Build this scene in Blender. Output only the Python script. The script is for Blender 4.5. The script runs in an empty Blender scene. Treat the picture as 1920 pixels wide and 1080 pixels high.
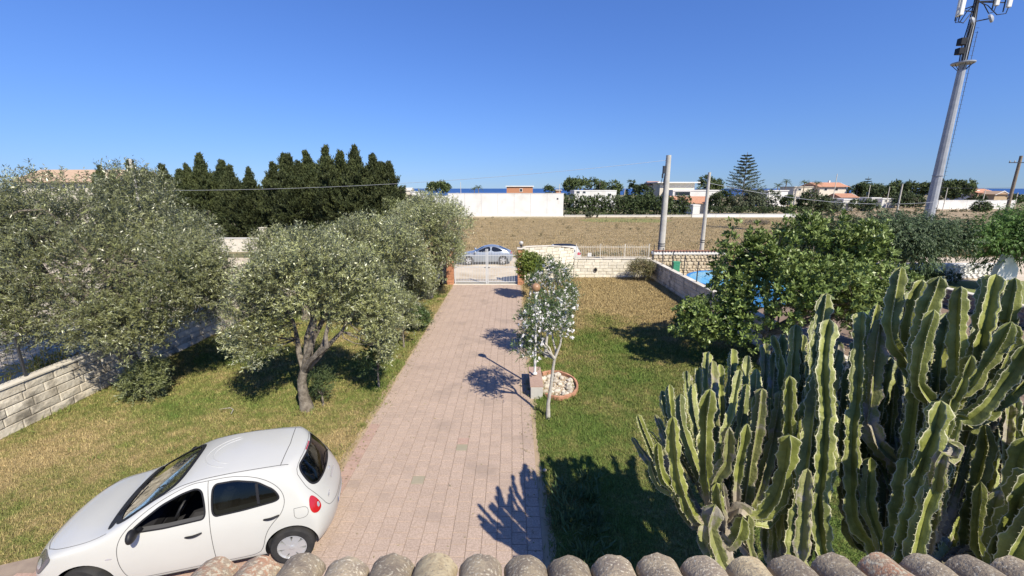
import bpy, bmesh, math, random
import numpy as np
from mathutils import Vector, Matrix
from mathutils.bvhtree import BVHTree
R = math.radians
SC = bpy.context.scene
COL = SC.collection
random.seed(7)

# ------------------------------------------------------------------ camera, sky, sun, exposure
CAM_H, PITCH, FPX = 5.6, 13.3, 790.0
cam_data = bpy.data.cameras.new("camera")
cam_data.sensor_width = 36.0
cam_data.lens = 36.0 * FPX / 1920.0
cam_data.clip_start, cam_data.clip_end = 0.05, 60000.0
cam = bpy.data.objects.new("camera", cam_data)
COL.objects.link(cam)
cam.location = (0, 0, CAM_H)
cam.rotation_euler = (R(90 - PITCH), 0, 0)
SC.camera = cam

SUN = Vector((1.69, -2.36, 2.95)).normalized()
w = bpy.data.worlds.new("World"); SC.world = w; w.use_nodes = True
nt = w.node_tree
for n in list(nt.nodes): nt.nodes.remove(n)
sky = nt.nodes.new("ShaderNodeTexSky"); sky.sky_type = 'NISHITA'; sky.sun_disc = False
sky.sun_elevation = math.asin(SUN.z)
sky.sun_rotation = math.atan2(SUN.x, SUN.y)
sky.altitude = 0; sky.air_density = 1.5; sky.dust_density = 0.25; sky.ozone_density = 8.0
hs = nt.nodes.new("ShaderNodeHueSaturation")
hs.inputs['Saturation'].default_value = 1.0; hs.inputs['Value'].default_value = 1.0
tint = nt.nodes.new("ShaderNodeMix"); tint.data_type = 'RGBA'; tint.blend_type = 'MULTIPLY'
tint.inputs[0].default_value = 1.0; tint.inputs[7].default_value = (0.80, 1.0, 1.60, 1)
bg = nt.nodes.new("ShaderNodeBackground"); bg.inputs[1].default_value = 0.062
out = nt.nodes.new("ShaderNodeOutputWorld")
tcw = nt.nodes.new("ShaderNodeTexCoord"); sxyz = nt.nodes.new("ShaderNodeSeparateXYZ"); cxyz = nt.nodes.new("ShaderNodeCombineXYZ")
mxz = nt.nodes.new("ShaderNodeMath"); mxz.operation = 'MAXIMUM'; mxz.inputs[1].default_value = 0.0
adz = nt.nodes.new("ShaderNodeMath"); adz.operation = 'MULTIPLY_ADD'; adz.inputs[1].default_value = 0.95; adz.inputs[2].default_value = 0.05
nt.links.new(tcw.outputs['Generated'], sxyz.inputs[0]); nt.links.new(sxyz.outputs[2], mxz.inputs[0]); nt.links.new(mxz.outputs[0], adz.inputs[0])
nt.links.new(sxyz.outputs[0], cxyz.inputs[0]); nt.links.new(sxyz.outputs[1], cxyz.inputs[1]); nt.links.new(adz.outputs[0], cxyz.inputs[2])
nt.links.new(cxyz.outputs[0], sky.inputs['Vector'])
nt.links.new(sky.outputs[0], hs.inputs['Color']); nt.links.new(hs.outputs[0], tint.inputs[6])
nt.links.new(tint.outputs[2], bg.inputs[0]); nt.links.new(bg.outputs[0], out.inputs[0])

sl = bpy.data.lights.new("sun", 'SUN'); sl.energy = 5.0; sl.angle = R(0.53); sl.color = (1.0, 0.92, 0.77)
sun = bpy.data.objects.new("sun", sl); COL.objects.link(sun)
sun.rotation_euler = (-SUN).to_track_quat('-Z', 'Y').to_euler()
sun.location = (20, -30, 40)
SC.view_settings.view_transform = 'Standard'; SC.view_settings.look = 'None'
SC.view_settings.gamma = 1; SC.view_settings.use_curve_mapping = False
SC.view_settings.exposure = 0.60
SC.cycles.max_bounces = 6; SC.cycles.transparent_max_bounces = 6

# ------------------------------------------------------------------ geometry helpers
CP, SP = math.cos(R(PITCH)), math.sin(R(PITCH))
def unp(px, py, zc):
    "point seen at photo pixel px,py at depth zc along the view axis"
    a = (py - 353.2) * zc * CP / FPX
    return Vector(((px - 960) * zc / FPX, (zc - a * SP) / CP, CAM_H - a))
def gnd(px, py, z=0.0):
    zc = FPX * (CAM_H - z) / CP / (py - 353.2)
    return unp(px, py, zc)
def at(px, py, D):
    "point seen at px,py at ground distance D"
    q = (py - 353.2) * CP / FPX
    zc = D * CP / (1 - q * SP)
    return unp(px, py, zc)

def link(o, parent=None):
    COL.objects.link(o)
    if parent is not None: o.parent = parent
    return o
def tag(o, label=None, cat=None, group=None, kind=None):
    if label: o['label'] = label
    if cat: o['category'] = cat
    if group: o['group'] = group
    if kind: o['kind'] = kind
    return o
def thing(name, label, cat, loc=(0, 0, 0), rz=0.0, group=None):
    o = bpy.data.objects.new(name, None); o.empty_display_size = 0.2
    o.location = loc; o.rotation_euler = (0, 0, rz)
    link(o); return tag(o, label, cat, group)
def mesh_np(name, V, quads=None, tris=None, mat=None, parent=None, smooth=False, attrs=None):
    V = np.asarray(V, dtype=np.float32)
    me = bpy.data.meshes.new(name)
    loops = []; starts = []; n0 = 0; nf = 0; lt = []
    for F, k in ((quads, 4), (tris, 3)):
        if F is not None and len(F):
            F = np.asarray(F, dtype=np.int32)
            loops.append(F.ravel()); starts.append(n0 + np.arange(len(F)) * k); n0 += F.size; nf += len(F)
            lt.append(np.full(len(F), k))
    L = np.concatenate(loops); S = np.concatenate(starts).astype(np.int32); T = np.concatenate(lt).astype(np.int32)
    me.vertices.add(len(V)); me.vertices.foreach_set('co', V.ravel())
    me.loops.add(len(L)); me.loops.foreach_set('vertex_index', L)
    me.polygons.add(nf); me.polygons.foreach_set('loop_start', S); me.polygons.foreach_set('loop_total', T)
    me.polygons.foreach_set('use_smooth', np.full(nf, bool(smooth)))
    me.update(calc_edges=True)
    for k, (dom, arr) in (attrs or {}).items():
        a = me.attributes.new(k, 'FLOAT', dom); a.data.foreach_set('value', np.asarray(arr, dtype=np.float32))
    if mat: me.materials.append(mat)
    return link(bpy.data.objects.new(name, me), parent)

class MB:
    def __init__(s): s.v = []; s.f = []
    def add(s, vs, fs):
        b = len(s.v); s.v += [tuple(v) for v in vs]; s.f += [tuple(i + b for i in f) for f in fs]; return s
    def box(s, c, d, rz=0.0, M=None):
        x, y, z = d[0] / 2, d[1] / 2, d[2] / 2
        vs = [Vector(p) for p in ((-x,-y,-z),(x,-y,-z),(x,y,-z),(-x,y,-z),(-x,-y,z),(x,-y,z),(x,y,z),(-x,y,z))]
        m = M if M is not None else Matrix.Rotation(rz, 3, 'Z')
        return s.add([m @ v + Vector(c) for v in vs],
                     [(0,3,2,1),(4,5,6,7),(0,1,5,4),(1,2,6,5),(2,3,7,6),(3,0,4,7)])
    def tube(s, pts, rad, n=8, cap=True):
        pts = [Vector(p) for p in pts]
        if not hasattr(rad, '__len__'): rad = [rad] * len(pts)
        b = len(s.v); ref = None
        for i, p in enumerate(pts):
            t = (pts[min(i + 1, len(pts) - 1)] - pts[max(i - 1, 0)]).normalized()
            if ref is None: ref = t.orthogonal().normalized()
            ref = (ref - t * ref.dot(t)).normalized(); bi = t.cross(ref)
            for k in range(n):
                a = 2 * math.pi * k / n
                s.v.append(tuple(p + (ref * math.cos(a) + bi * math.sin(a)) * rad[i]))
        for i in range(len(pts) - 1):
            for k in range(n):
                k2 = (k + 1) % n
                s.f.append((b + i*n + k, b + i*n + k2, b + (i+1)*n + k2, b + (i+1)*n + k))
        if cap:
            s.f.append(tuple(b + k for k in reversed(range(n))))
            s.f.append(tuple(b + (len(pts)-1)*n + k for k in range(n)))
        return s
    def lathe(s, prof, n=16, c=(0, 0, 0), M=None, cap=True):
        b = len(s.v)
        for (r, z) in prof:
            for k in range(n):
                a = 2 * math.pi * k / n
                p = Vector((r * math.cos(a), r * math.sin(a), z))
                if M is not None: p = M @ p
                s.v.append(tuple(p + Vector(c)))
        for i in range(len(prof) - 1):
            for k in range(n):
                k2 = (k + 1) % n
                s.f.append((b + i*n + k, b + i*n + k2, b + (i+1)*n + k2, b + (i+1)*n + k))
        if cap:
            s.f.append(tuple(b + k for k in reversed(range(n))))
            s.f.append(tuple(b + (len(prof)-1)*n + k for k in range(n)))
        return s
    def sphere(s, c, r, n=16, m=8, sq=1.0):
        prof = [(max(1e-3, r * math.sin(math.pi * i / m)), -r * sq * math.cos(math.pi * i / m)) for i in range(m + 1)]
        return s.lathe(prof, n, c)
    def prism(s, poly, d0, d1, axis='y'):
        "poly in the plane across the axis, extruded from d0 to d1"
        n = len(poly); vs = []
        for d in (d0, d1):
            for (a, b2) in poly:
                vs.append((a, d, b2) if axis == 'y' else (d, a, b2) if axis == 'x' else (a, b2, d))
        fs = [tuple(range(n)), tuple(reversed(range(n, 2*n)))] + [(i, (i+1) % n, n + (i+1) % n, n + i) for i in range(n)]
        return s.add(vs, fs)
    def build(s, name, mat, parent=None, smooth=False, offs=None, bevel=0, fixn=True):
        me = bpy.data.meshes.new(name)
        v = s.v if offs is None else [(a - offs[0], b - offs[1], c - offs[2]) for a, b, c in s.v]
        me.from_pydata(v, [], s.f)
        if fixn or bevel:
            bm = bmesh.new(); bm.from_mesh(me)
            if bevel:
                bmesh.ops.bevel(bm, geom=bm.edges[:], offset=bevel, segments=1, affect='EDGES', profile=0.5)
            bmesh.ops.recalc_face_normals(bm, faces=bm.faces[:]); bm.to_mesh(me); bm.free()
        if smooth:
            me.polygons.foreach_set('use_smooth', np.ones(len(me.polygons), dtype=bool))
            try: me.set_sharp_from_angle(angle=R(38))
            except Exception: pass
        if mat: me.materials.append(mat)
        return link(bpy.data.objects.new(name, me), parent)
def inst(src, name, parent, loc=(0,0,0), rz=0.0, sc=(1,1,1), mesh=None):
    o = bpy.data.objects.new(name, mesh or src.data); link(o, parent)
    o.location = loc; o.rotation_euler = (0, 0, rz); o.scale = sc
    return o
def copy_tree(o, parent=None):
    c = o.copy(); COL.objects.link(c); c.parent = parent
    for ch in [x for x in bpy.data.objects if x.parent == o]: copy_tree(ch, c)
    return c

# ------------------------------------------------------------------ materials
MATS = {}
def mat(name, c1, c2=None, scale=4.0, rough=0.7, bump=0.0, bscale=None, spec=0.3, metal=0.0, rnd=0.0,
        c3=None, s3=1.0, t3=0.55, w3=0.12, detail=5, coat=0.0, trans=0.0, back=None, edge=None, age=None, obj=False, contrast=0.2, bdist=0.02):
    if not trans and not metal: c1, c2, c3 = [None if c is None else tuple(v * .83 for v in c) for c in (c1, c2, c3)]
    m = bpy.data.materials.new(name); m.use_nodes = True; MATS[name] = m
    t = m.node_tree; N = t.nodes; K = t.links
    for n in list(N): N.remove(n)
    o = N.new("ShaderNodeOutputMaterial"); p = N.new("ShaderNodeBsdfPrincipled")
    K.new(p.outputs[0], o.inputs[0])
    p.inputs['Roughness'].default_value = rough; p.inputs['Metallic'].default_value = metal
    p.inputs['Specular IOR Level'].default_value = spec; p.inputs['Coat Weight'].default_value = coat
    p.inputs['Coat Roughness'].default_value = 0.05
    if obj:
        tc = N.new("ShaderNodeTexCoord"); pos = tc.outputs['Object']
    else:
        g = N.new("ShaderNodeNewGeometry"); pos = g.outputs['Position']
    def noise(s, d=detail, r=0.6):
        n = N.new("ShaderNodeTexNoise"); n.inputs['Scale'].default_value = s; n.inputs['Detail'].default_value = d
        n.inputs['Roughness'].default_value = r; K.new(pos, n.inputs['Vector']); return n.outputs['Fac']
    def ramp(f, a, b):
        n = N.new("ShaderNodeMapRange"); n.interpolation_type = 'SMOOTHSTEP'
        n.inputs[1].default_value = a; n.inputs[2].default_value = b; K.new(f, n.inputs[0]); return n.outputs[0]
    def mix(f, a, b, mode='MIX'):
        n = N.new("ShaderNodeMix"); n.data_type = 'RGBA'; n.blend_type = mode
        if isinstance(f, (int, float)): n.inputs[0].default_value = f
        else: K.new(f, n.inputs[0])
        for i, x in ((6, a), (7, b)):
            if isinstance(x, (tuple, list)): n.inputs[i].default_value = (*x, 1)
            else: K.new(x, n.inputs[i])
        return n.outputs[2]
    col = c1
    if c2: col = mix(ramp(noise(scale), 0.5 - contrast, 0.5 + contrast), c1, c2)
    if c3: col = mix(ramp(noise(s3), t3 - w3, t3 + w3), col, c3)
    if back:
        gb = N.new("ShaderNodeNewGeometry"); col = mix(gb.outputs['Backfacing'], col, back)
    if edge:
        at_ = N.new("ShaderNodeAttribute"); at_.attribute_name = 'edge'
        col = mix(ramp(at_.outputs['Fac'], .62, 1.0), col, edge)
    if age:
        at_ = N.new("ShaderNodeAttribute"); at_.attribute_name = 'age'
        ml = N.new("ShaderNodeMath"); ml.operation = 'MULTIPLY_ADD'; K.new(noise(14), ml.inputs[0]); ml.inputs[1].default_value = .9; ml.inputs[2].default_value = -.45
        ad0 = N.new("ShaderNodeMath"); ad0.operation = 'ADD'; K.new(at_.outputs['Fac'], ad0.inputs[0]); K.new(ml.outputs[0], ad0.inputs[1])
        col = mix(ramp(ad0.outputs[0], .35, .65), col, age)
    if rnd:
        at_ = N.new("ShaderNodeAttribute"); at_.attribute_name = 'rnd'
        oi = N.new("ShaderNodeObjectInfo")
        ad = N.new("ShaderNodeMath"); ad.operation = 'ADD'; K.new(at_.outputs['Fac'], ad.inputs[0]); K.new(oi.outputs['Random'], ad.inputs[1])
        fr = N.new("ShaderNodeMath"); fr.operation = 'FRACT'; K.new(ad.outputs[0], fr.inputs[0])
        mr = N.new("ShaderNodeMapRange"); mr.inputs[3].default_value = 1 - rnd; mr.inputs[4].default_value = 1 + rnd
        K.new(fr.outputs[0], mr.inputs[0])
        cc = N.new("ShaderNodeCombineColor"); [K.new(mr.outputs[0], cc.inputs[i]) for i in range(3)]
        col = mix(1.0, col, cc.outputs[0], 'MULTIPLY')
    if isinstance(col, (tuple, list)): p.inputs['Base Color'].default_value = (*col, 1)
    else: K.new(col, p.inputs['Base Color'])
    if bump:
        b = N.new("ShaderNodeBump"); b.inputs['Strength'].default_value = bump; b.inputs['Distance'].default_value = bdist
        K.new(noise(bscale or scale * 6, 4), b.inputs['Height']); K.new(b.outputs[0], p.inputs['Normal'])
    if trans:
        tr = N.new("ShaderNodeBsdfTranslucent"); ms = N.new("ShaderNodeMixShader"); ms.inputs[0].default_value = trans
        if isinstance(col, (tuple, list)): tr.inputs[0].default_value = (*col, 1)
        else: K.new(col, tr.inputs[0])
        K.new(p.outputs[0], ms.inputs[1]); K.new(tr.outputs[0], ms.inputs[2]); K.new(ms.outputs[0], o.inputs[0])
    m['_p'] = p.name
    return m
def glass_mat(name, tintc, alpha):
    m = bpy.data.materials.new(name); m.use_nodes = True
    t = m.node_tree; N = t.nodes; K = t.links
    for n in list(N): N.remove(n)
    o = N.new("ShaderNodeOutputMaterial"); tr = N.new("ShaderNodeBsdfTransparent"); gl = N.new("ShaderNodeBsdfGlossy")
    tr.inputs[0].default_value = (*tintc, 1); gl.inputs[1].default_value = 0.03
    f = N.new("ShaderNodeFresnel"); f.inputs[0].default_value = 1.5
    mx = N.new("ShaderNodeMixShader"); K.new(f.outputs[0], mx.inputs[0]); K.new(tr.outputs[0], mx.inputs[1]); K.new(gl.outputs[0], mx.inputs[2])
    K.new(mx.outputs[0], o.inputs[0]); return m

m_paver = mat("paver", (.375,.285,.222), (.52,.40,.32), 38, .85, .6, 50, rnd=.05, contrast=.16, c3=(.35,.272,.218), s3=.9, t3=.63, w3=.12, bdist=.012)
m_joint = mat("paver_joint", (.24,.185,.15), (.34,.27,.21), 3, .95)
m_paver_red = mat("paver_red", (.38,.255,.20), (.47,.335,.27), 30, .85, .4, 50, rnd=.09)
m_paver_green = mat("paver_green", (.33,.30,.21), (.37,.32,.24), 5, .85, .4, 50)
m_block = mat("limestone_block", (.70,.64,.50), (.82,.77,.64), 3.5, .9, .9, 16, rnd=.10, c3=(.42,.37,.29), s3=2.6, t3=.72, w3=.09)
m_block_old = mat("weathered_block", (.62,.55,.43), (.74,.68,.56), 2.5, .9, 1.0, 12, rnd=.16, c3=(.27,.24,.19), s3=2.1, t3=.60, w3=.12)
m_mortar = mat("mortar", (.30,.26,.20), (.42,.37,.28), 5, .95)
m_coping = mat("coping", (.62,.57,.47), (.72,.67,.57), 3, .9, .4, 20, rnd=.08)
m_dirt = mat("dirt", (.36,.27,.17), (.46,.36,.24), 1.3, .95, .5, 20)
m_road = mat("sandy_road", (.56,.47,.35), (.66,.57,.44), .6, .95, .4, 12, c3=(.42,.33,.22), s3=.5, t3=.6)
m_white = mat("white_render", (.74,.73,.69), (.81,.80,.77), .4, .9, .1, 8, c3=(.67,.655,.61), s3=.35, t3=.60)
m_cream = mat("cream_render", (.68,.62,.50), (.75,.69,.58), .8, .9)
m_terra = mat("terracotta", (.42,.20,.12), (.55,.30,.19), 3, .85, .5, 20, rnd=.15)
m_brick = mat("orange_brick", (.48,.21,.11), (.56,.28,.16), 8, .85, .4, 40, rnd=.12)
m_tanroof = mat("tan_roof", (.43,.30,.20), (.50,.36,.25), 3, .9, rnd=.08)
m_concrete = mat("concrete", (.46,.44,.39), (.56,.54,.48), 3, .9, .3, 20)
m_steel = mat("galvanised", (.30,.32,.35), (.38,.40,.43), 2, .5, spec=.5)
m_steel_d = mat("dark_metal", (.035,.037,.042), None, 4, .5, spec=.5)
m_black = mat("black_plastic", (.015,.015,.017), None, 4, .5)
m_gate = mat("gate_paint", (.58,.60,.62), None, 4, .5)
m_wood = mat("pole_wood", (.20,.16,.12), (.28,.23,.17), 5, .9)
m_window = mat("window_glass", (.03,.04,.05), None, 4, .1, spec=.6)
m_stone = mat("pale_stone", (.42,.37,.29), (.66,.60,.50), 7, .9, .5, 30, rnd=.16)
m_stone_dk = mat("brown_stone", (.20,.15,.12), (.32,.26,.21), 4, .9, .8, 20, rnd=.2)
m_rtile = mat("lichen_tile", (.42,.345,.235), (.24,.195,.15), 13, .95, 1.0, 70, rnd=.22, c3=(.62,.56,.43), s3=75, t3=.60, w3=.06, obj=False, contrast=.22, detail=8, bdist=.006)
m_rtile2 = mat("lichen_tile_ochre", (.50,.42,.27), (.40,.32,.20), 24, .95, 1.0, 70, rnd=.12, c3=(.20,.165,.13), s3=60, t3=.62, w3=.06, contrast=.12, detail=7, bdist=.006)
m_rtile3 = mat("lichen_tile_rust", (.42,.24,.15), (.35,.28,.20), 18, .95, 1.0, 70, rnd=.12, c3=(.55,.49,.36), s3=58, t3=.55, w3=.06, contrast=.12, detail=7, bdist=.006)
m_bark = mat("olive_bark", (.12,.10,.078), (.29,.255,.205), 9, .95, 1.0, 28)
m_bark_p = mat("pale_bark", (.42,.39,.33), (.55,.52,.46), 9, .95, .6, 28)
m_olive = mat("olive_leaf", (.15,.165,.062), (.23,.24,.10), .9, .36, spec=.6, rnd=.6, back=(.34,.36,.24), trans=.07)
m_olive_y = mat("olive_leaf_warm", (.125,.145,.050), (.16,.18,.07), 1.2, .45, spec=.45, rnd=.35, back=(.25,.28,.15), trans=.18)
m_fruit = mat("glossy_leaf", (.105,.155,.036), (.185,.235,.070), 1.3, .42, spec=.35, rnd=.50, trans=.16)
m_cyp = mat("cypress_leaf", (.040,.055,.020), (.085,.10,.034), .9, .7, rnd=.4, trans=.08)
m_pine = mat("pine_leaf", (.065,.09,.030), (.10,.13,.042), .6, .7, rnd=.35, trans=.1)
m_dark = mat("dark_leaf", (.045,.068,.024), (.08,.108,.040), .7, .6, rnd=.4, trans=.1)
m_grey = mat("grey_leaf", (.095,.115,.065), (.125,.145,.085), .8, .6, rnd=.35, trans=.12)
m_pepper = mat("pepper_leaf", (.085,.13,.058), (.125,.175,.085), .8, .55, rnd=.4, trans=.2)
m_bright = mat("bright_leaf", (.085,.16,.035), (.12,.20,.05), .8, .5, rnd=.35, trans=.25)
m_citrus = mat("yellow_green_leaf", (.14,.19,.03), (.20,.23,.05), 2, .35, spec=.5, rnd=.4, trans=.2)
m_ole = mat("oleander_leaf", (.075,.12,.040), (.11,.15,.06), 2, .45, rnd=.35, trans=.2)
m_dry = mat("dry_leaf", (.22,.18,.10), (.17,.17,.07), 3, .8, rnd=.35, trans=.15)
m_flower = mat("white_petal", (.88,.86,.84), None, 2, .6, rnd=.06, trans=.3)
m_scrub = mat("scrub", (.085,.095,.035), (.14,.13,.06), .5, .8, rnd=.35)
m_cactus = mat("cactus_skin", (.19,.215,.040), (.33,.35,.10), 7, .48, .6, 45, age=(.30,.26,.20), bdist=.008, spec=.45, edge=(.60,.57,.38), c3=(.105,.125,.03), s3=3, t3=.55)  # edge: spiny rib margin, paled further to paint sunlit ridges
m_cork = mat("cactus_cork", (.24,.20,.16), (.38,.34,.29), 9, .9, 1.0, 26)
m_cactus_old = mat("cactus_old_skin", (.19,.21,.06), (.28,.28,.12), 6, .6, .8, 40, spec=.3, age=(.32,.28,.23), bdist=.01, edge=(.42,.36,.28), c3=(.33,.30,.24), s3=7, t3=.58, w3=.05)
m_field = mat("dry_field", (.27,.205,.105), (.40,.305,.17), .5, .95, .8, 3, c3=(.22,.175,.085), s3=.8, t3=.53, w3=.12)
m_scrubland = mat("scrubland", (.33,.245,.15), (.42,.32,.20), .12, .95, .6, 2, c3=(.15,.13,.07), s3=.22, t3=.57, w3=.06)
m_fieldgreen = mat("field_green", (.16,.21,.06), (.25,.26,.09), 1.2, .95, .6, 8)
m_ground = mat("far_ground", (.23,.20,.115), (.33,.265,.155), .05, .95, c3=(.11,.115,.05), s3=.09, t3=.52)

def lawn_mat(name, dry0, ygrad=None, blades=False):
    m = bpy.data.materials.new(name); m.use_nodes = True
    t = m.node_tree; N = t.nodes; K = t.links; p = N['Principled BSDF']
    p.inputs['Roughness'].default_value = .85; p.inputs['Specular IOR Level'].default_value = .15
    g = N.new("ShaderNodeNewGeometry")
    def noise(s, d, rough=.6):
        n = N.new("ShaderNodeTexNoise"); n.inputs['Scale'].default_value = s; n.inputs['Detail'].default_value = d
        n.inputs['Roughness'].default_value = rough
        K.new(g.outputs['Position'], n.inputs['Vector']); return n.outputs['Fac']
    def math_(op, a, b, c=None):
        n = N.new("ShaderNodeMath"); n.operation = op
        for i, x in enumerate((a, b, c)):
            if x is None: continue
            if isinstance(x, (int, float)): n.inputs[i].default_value = x
            else: K.new(x, n.inputs[i])
        return n.outputs[0]
    f = math_('ADD', math_('MULTIPLY', noise(.42, 3), 1.6), math_('MULTIPLY', noise(3.2, 5, .7), 1.1))
    f = math_('ADD', f, math_('MULTIPLY', noise(17, 3, .8), 1.0))
    f = math_('ADD', f, -1.85 + dry0)
    if ygrad:
        sp = N.new("ShaderNodeSeparateXYZ"); K.new(g.outputs['Position'], sp.inputs[0])
        for (ax, a, b, amt) in ygrad:
            mr = N.new("ShaderNodeMapRange"); mr.interpolation_type = 'SMOOTHSTEP'; mr.inputs[1].default_value = a; mr.inputs[2].default_value = b
            mr.inputs[4].default_value = amt; K.new(sp.outputs[ax], mr.inputs[0]); f = math_('ADD', f, mr.outputs[0])
    mr = N.new("ShaderNodeMapRange"); mr.inputs[1].default_value = -.25; mr.inputs[2].default_value = .45; K.new(f, mr.inputs[0])
    cr = N.new("ShaderNodeValToRGB"); K.new(mr.outputs[0], cr.inputs[0])
    e = cr.color_ramp.elements
    e[0].position = 0; e[0].color = (.115,.17,.038,1); e[1].position = 1; e[1].color = (.37,.285,.14,1)
    a = e.new(.4); a.color = (.18,.195,.058,1); a = e.new(.72); a.color = (.275,.235,.095,1)
    col = cr.outputs[0]
    if blades:
        at_ = N.new("ShaderNodeAttribute"); at_.attribute_name = 'rnd'
        mr2 = N.new("ShaderNodeMapRange"); mr2.inputs[3].default_value = .55; mr2.inputs[4].default_value = 1.45; K.new(at_.outputs['Fac'], mr2.inputs[0])
        cc = N.new("ShaderNodeCombineColor"); [K.new(mr2.outputs[0], cc.inputs[i]) for i in range(3)]
        mx = N.new("ShaderNodeMix"); mx.data_type = 'RGBA'; mx.blend_type = 'MULTIPLY'; mx.inputs[0].default_value = 1
        K.new(col, mx.inputs[6]); K.new(cc.outputs[0], mx.inputs[7]); col = mx.outputs[2]
    else:
        cr2 = N.new("ShaderNodeMapRange"); cr2.inputs[1].default_value = .38; cr2.inputs[2].default_value = .62; cr2.inputs[3].default_value = .45; cr2.inputs[4].default_value = 1.0; K.new(noise(28, 4, .8), cr2.inputs[0])
        cc = N.new("ShaderNodeCombineColor"); [K.new(cr2.outputs[0], cc.inputs[i]) for i in range(3)]
        mx = N.new("ShaderNodeMix"); mx.data_type = 'RGBA'; mx.blend_type = 'MULTIPLY'; mx.inputs[0].default_value = 1
        K.new(col, mx.inputs[6]); K.new(cc.outputs[0], mx.inputs[7]); col = mx.outputs[2]
        b = N.new("ShaderNodeBump"); b.inputs['Strength'].default_value = .8; b.inputs['Distance'].default_value = .03
        K.new(noise(30, 4), b.inputs['Height']); K.new(b.outputs[0], p.inputs['Normal'])
    K.new(col, p.inputs['Base Color'])
    return m
LG = [(1, 7.5, 11.0, -.14)]
m_lawn_l = lawn_mat("lawn_left", .24, LG)
m_lawn_lb = lawn_mat("lawn_left_blades", .24, LG, blades=True)
YG = [(1, 13.0, 23.0, 1.0), (0, 6.0, 9.0, .25)]
m_lawn_r = lawn_mat("lawn_right", -.06, YG)
m_lawn_rb = lawn_mat("lawn_right_blades", -.06, YG, blades=True)

def sea_mat():
    m = mat("sea_water", (.012,.055,.20), (.016,.07,.235), .01, .35, .6, .08, spec=.25, bdist=1.0)
    return m
m_sea = sea_mat()

# ------------------------------------------------------------------ ground, sea, road, field, lawn, driveway
DX0, DX1, GY = -3.45, 0.49, 24.6       # driveway sides, gate line
WL, WR, WF = -11.7, 8.9, 26.6          # left wall, right wall, front wall
def sheet(name, pts, z, m, sub=0):
    b = MB(); b.add([(x, y, z) for x, y in pts], [tuple(range(len(pts)))])
    o = b.build(name, m, fixn=False); tag(o, kind='structure'); return o
# the land: one undulating sheet that drops to the sea
def land():
    xs = np.concatenate([np.linspace(-900, -60, 22), np.linspace(-50, 90, 40), np.linspace(100, 1100, 24)])
    ys = np.concatenate([np.linspace(-60, 30, 12), np.linspace(34, 130, 25), np.linspace(140, 420, 30)])
    X, Y = np.meshgrid(xs, ys, indexing='ij')
    Z = np.full(X.shape, -0.02)
    far = np.clip((Y - 120) / 200, 0, 1)
    Z += far * (np.sin(X * .021) * .5 + np.sin(X * .05 + 1.3) * .3 - .5)
    Z = np.where(Y > 400, -14, Z)
    n, k = X.shape
    idx = np.arange(n * k).reshape(n, k)
    q = np.stack([idx[:-1, :-1], idx[1:, :-1], idx[1:, 1:], idx[:-1, 1:]], -1).reshape(-1, 4)
    o = mesh_np("ground", np.stack([X, Y, Z], -1).reshape(-1, 3), quads=q, mat=m_ground, smooth=True)
    tag(o, kind='structure')
land()
o = sheet("sea", [(-40000, 380), (40000, 380), (40000, 50000), (-40000, 50000)], -10.0, m_sea)
sheet("road", [(-60, 25.3), (60, 25.3), (60, 35.4), (-60, 34.2)], -.004, m_road)
sheet("field", [(-14.5, 35.0), (46, 35.0), (60, 85), (-13.2, 85)], 0.0, m_field)
sheet("scrubland", [(46.2, 35.2), (150, 35.2), (220, 150), (75, 150), (58, 86)], 0.0, m_scrubland)
sheet("meadow_patch", [(13, 73), (25, 71.5), (29, 76), (26, 81), (15, 81.5), (12, 77)], .008, m_fieldgreen)
sheet("neighbour_yard", [(-30, -2), (-11.95, -2), (-11.95, 24.8), (-30, 24.8)], .0, mat("pale_gravel", (.38,.33,.24), (.52,.46,.35), 1.2, .95, .6, 30))
sheet("neighbour_garden", [(9.15, -2), (21.0, -2), (21.0, 26.4), (9.15, 26.4)], .0, mat("brown_soil", (.20,.14,.10), (.27,.20,.145), 1.5, .95, .6, 14))
sheet("neighbour_lawn", [(21.4, 2), (40, 2), (40, 25.6), (21.4, 25.6)], .0, m_fieldgreen)
sheet("lawn_left", [(WL - .1, -1), (DX0 - .02, -1), (DX0 - .02, GY), (WL - .1, GY)], .004, m_lawn_l)
sheet("lawn_right", [(DX1 + .02, -1), (WR + .1, -1), (WR + .1, WF), (DX1 + .02, WF)], .004, m_lawn_r)
_r = random.Random(12)
sheet("bare_soil_strip", [(DX1 - .01, -1)] + [(DX1 + .06 + .07 * (1 + math.sin(y * .11) * math.sin(y * .037 + 2)) + _r.random() * .06, y * .12) for y in range(0, 204)] + [(DX1 - .01, GY)], .008, m_dirt)
sheet("bare_soil_strip", [(DX0 + .01, 7.25)] + [(DX0 + .01, GY)] + [(DX0 - .04 - .08 * (1 + math.sin(y * .13) * math.sin(y * .041)) - _r.random() * .07, y * .12) for y in range(204, 60, -1)], .008, m_dirt)
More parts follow.
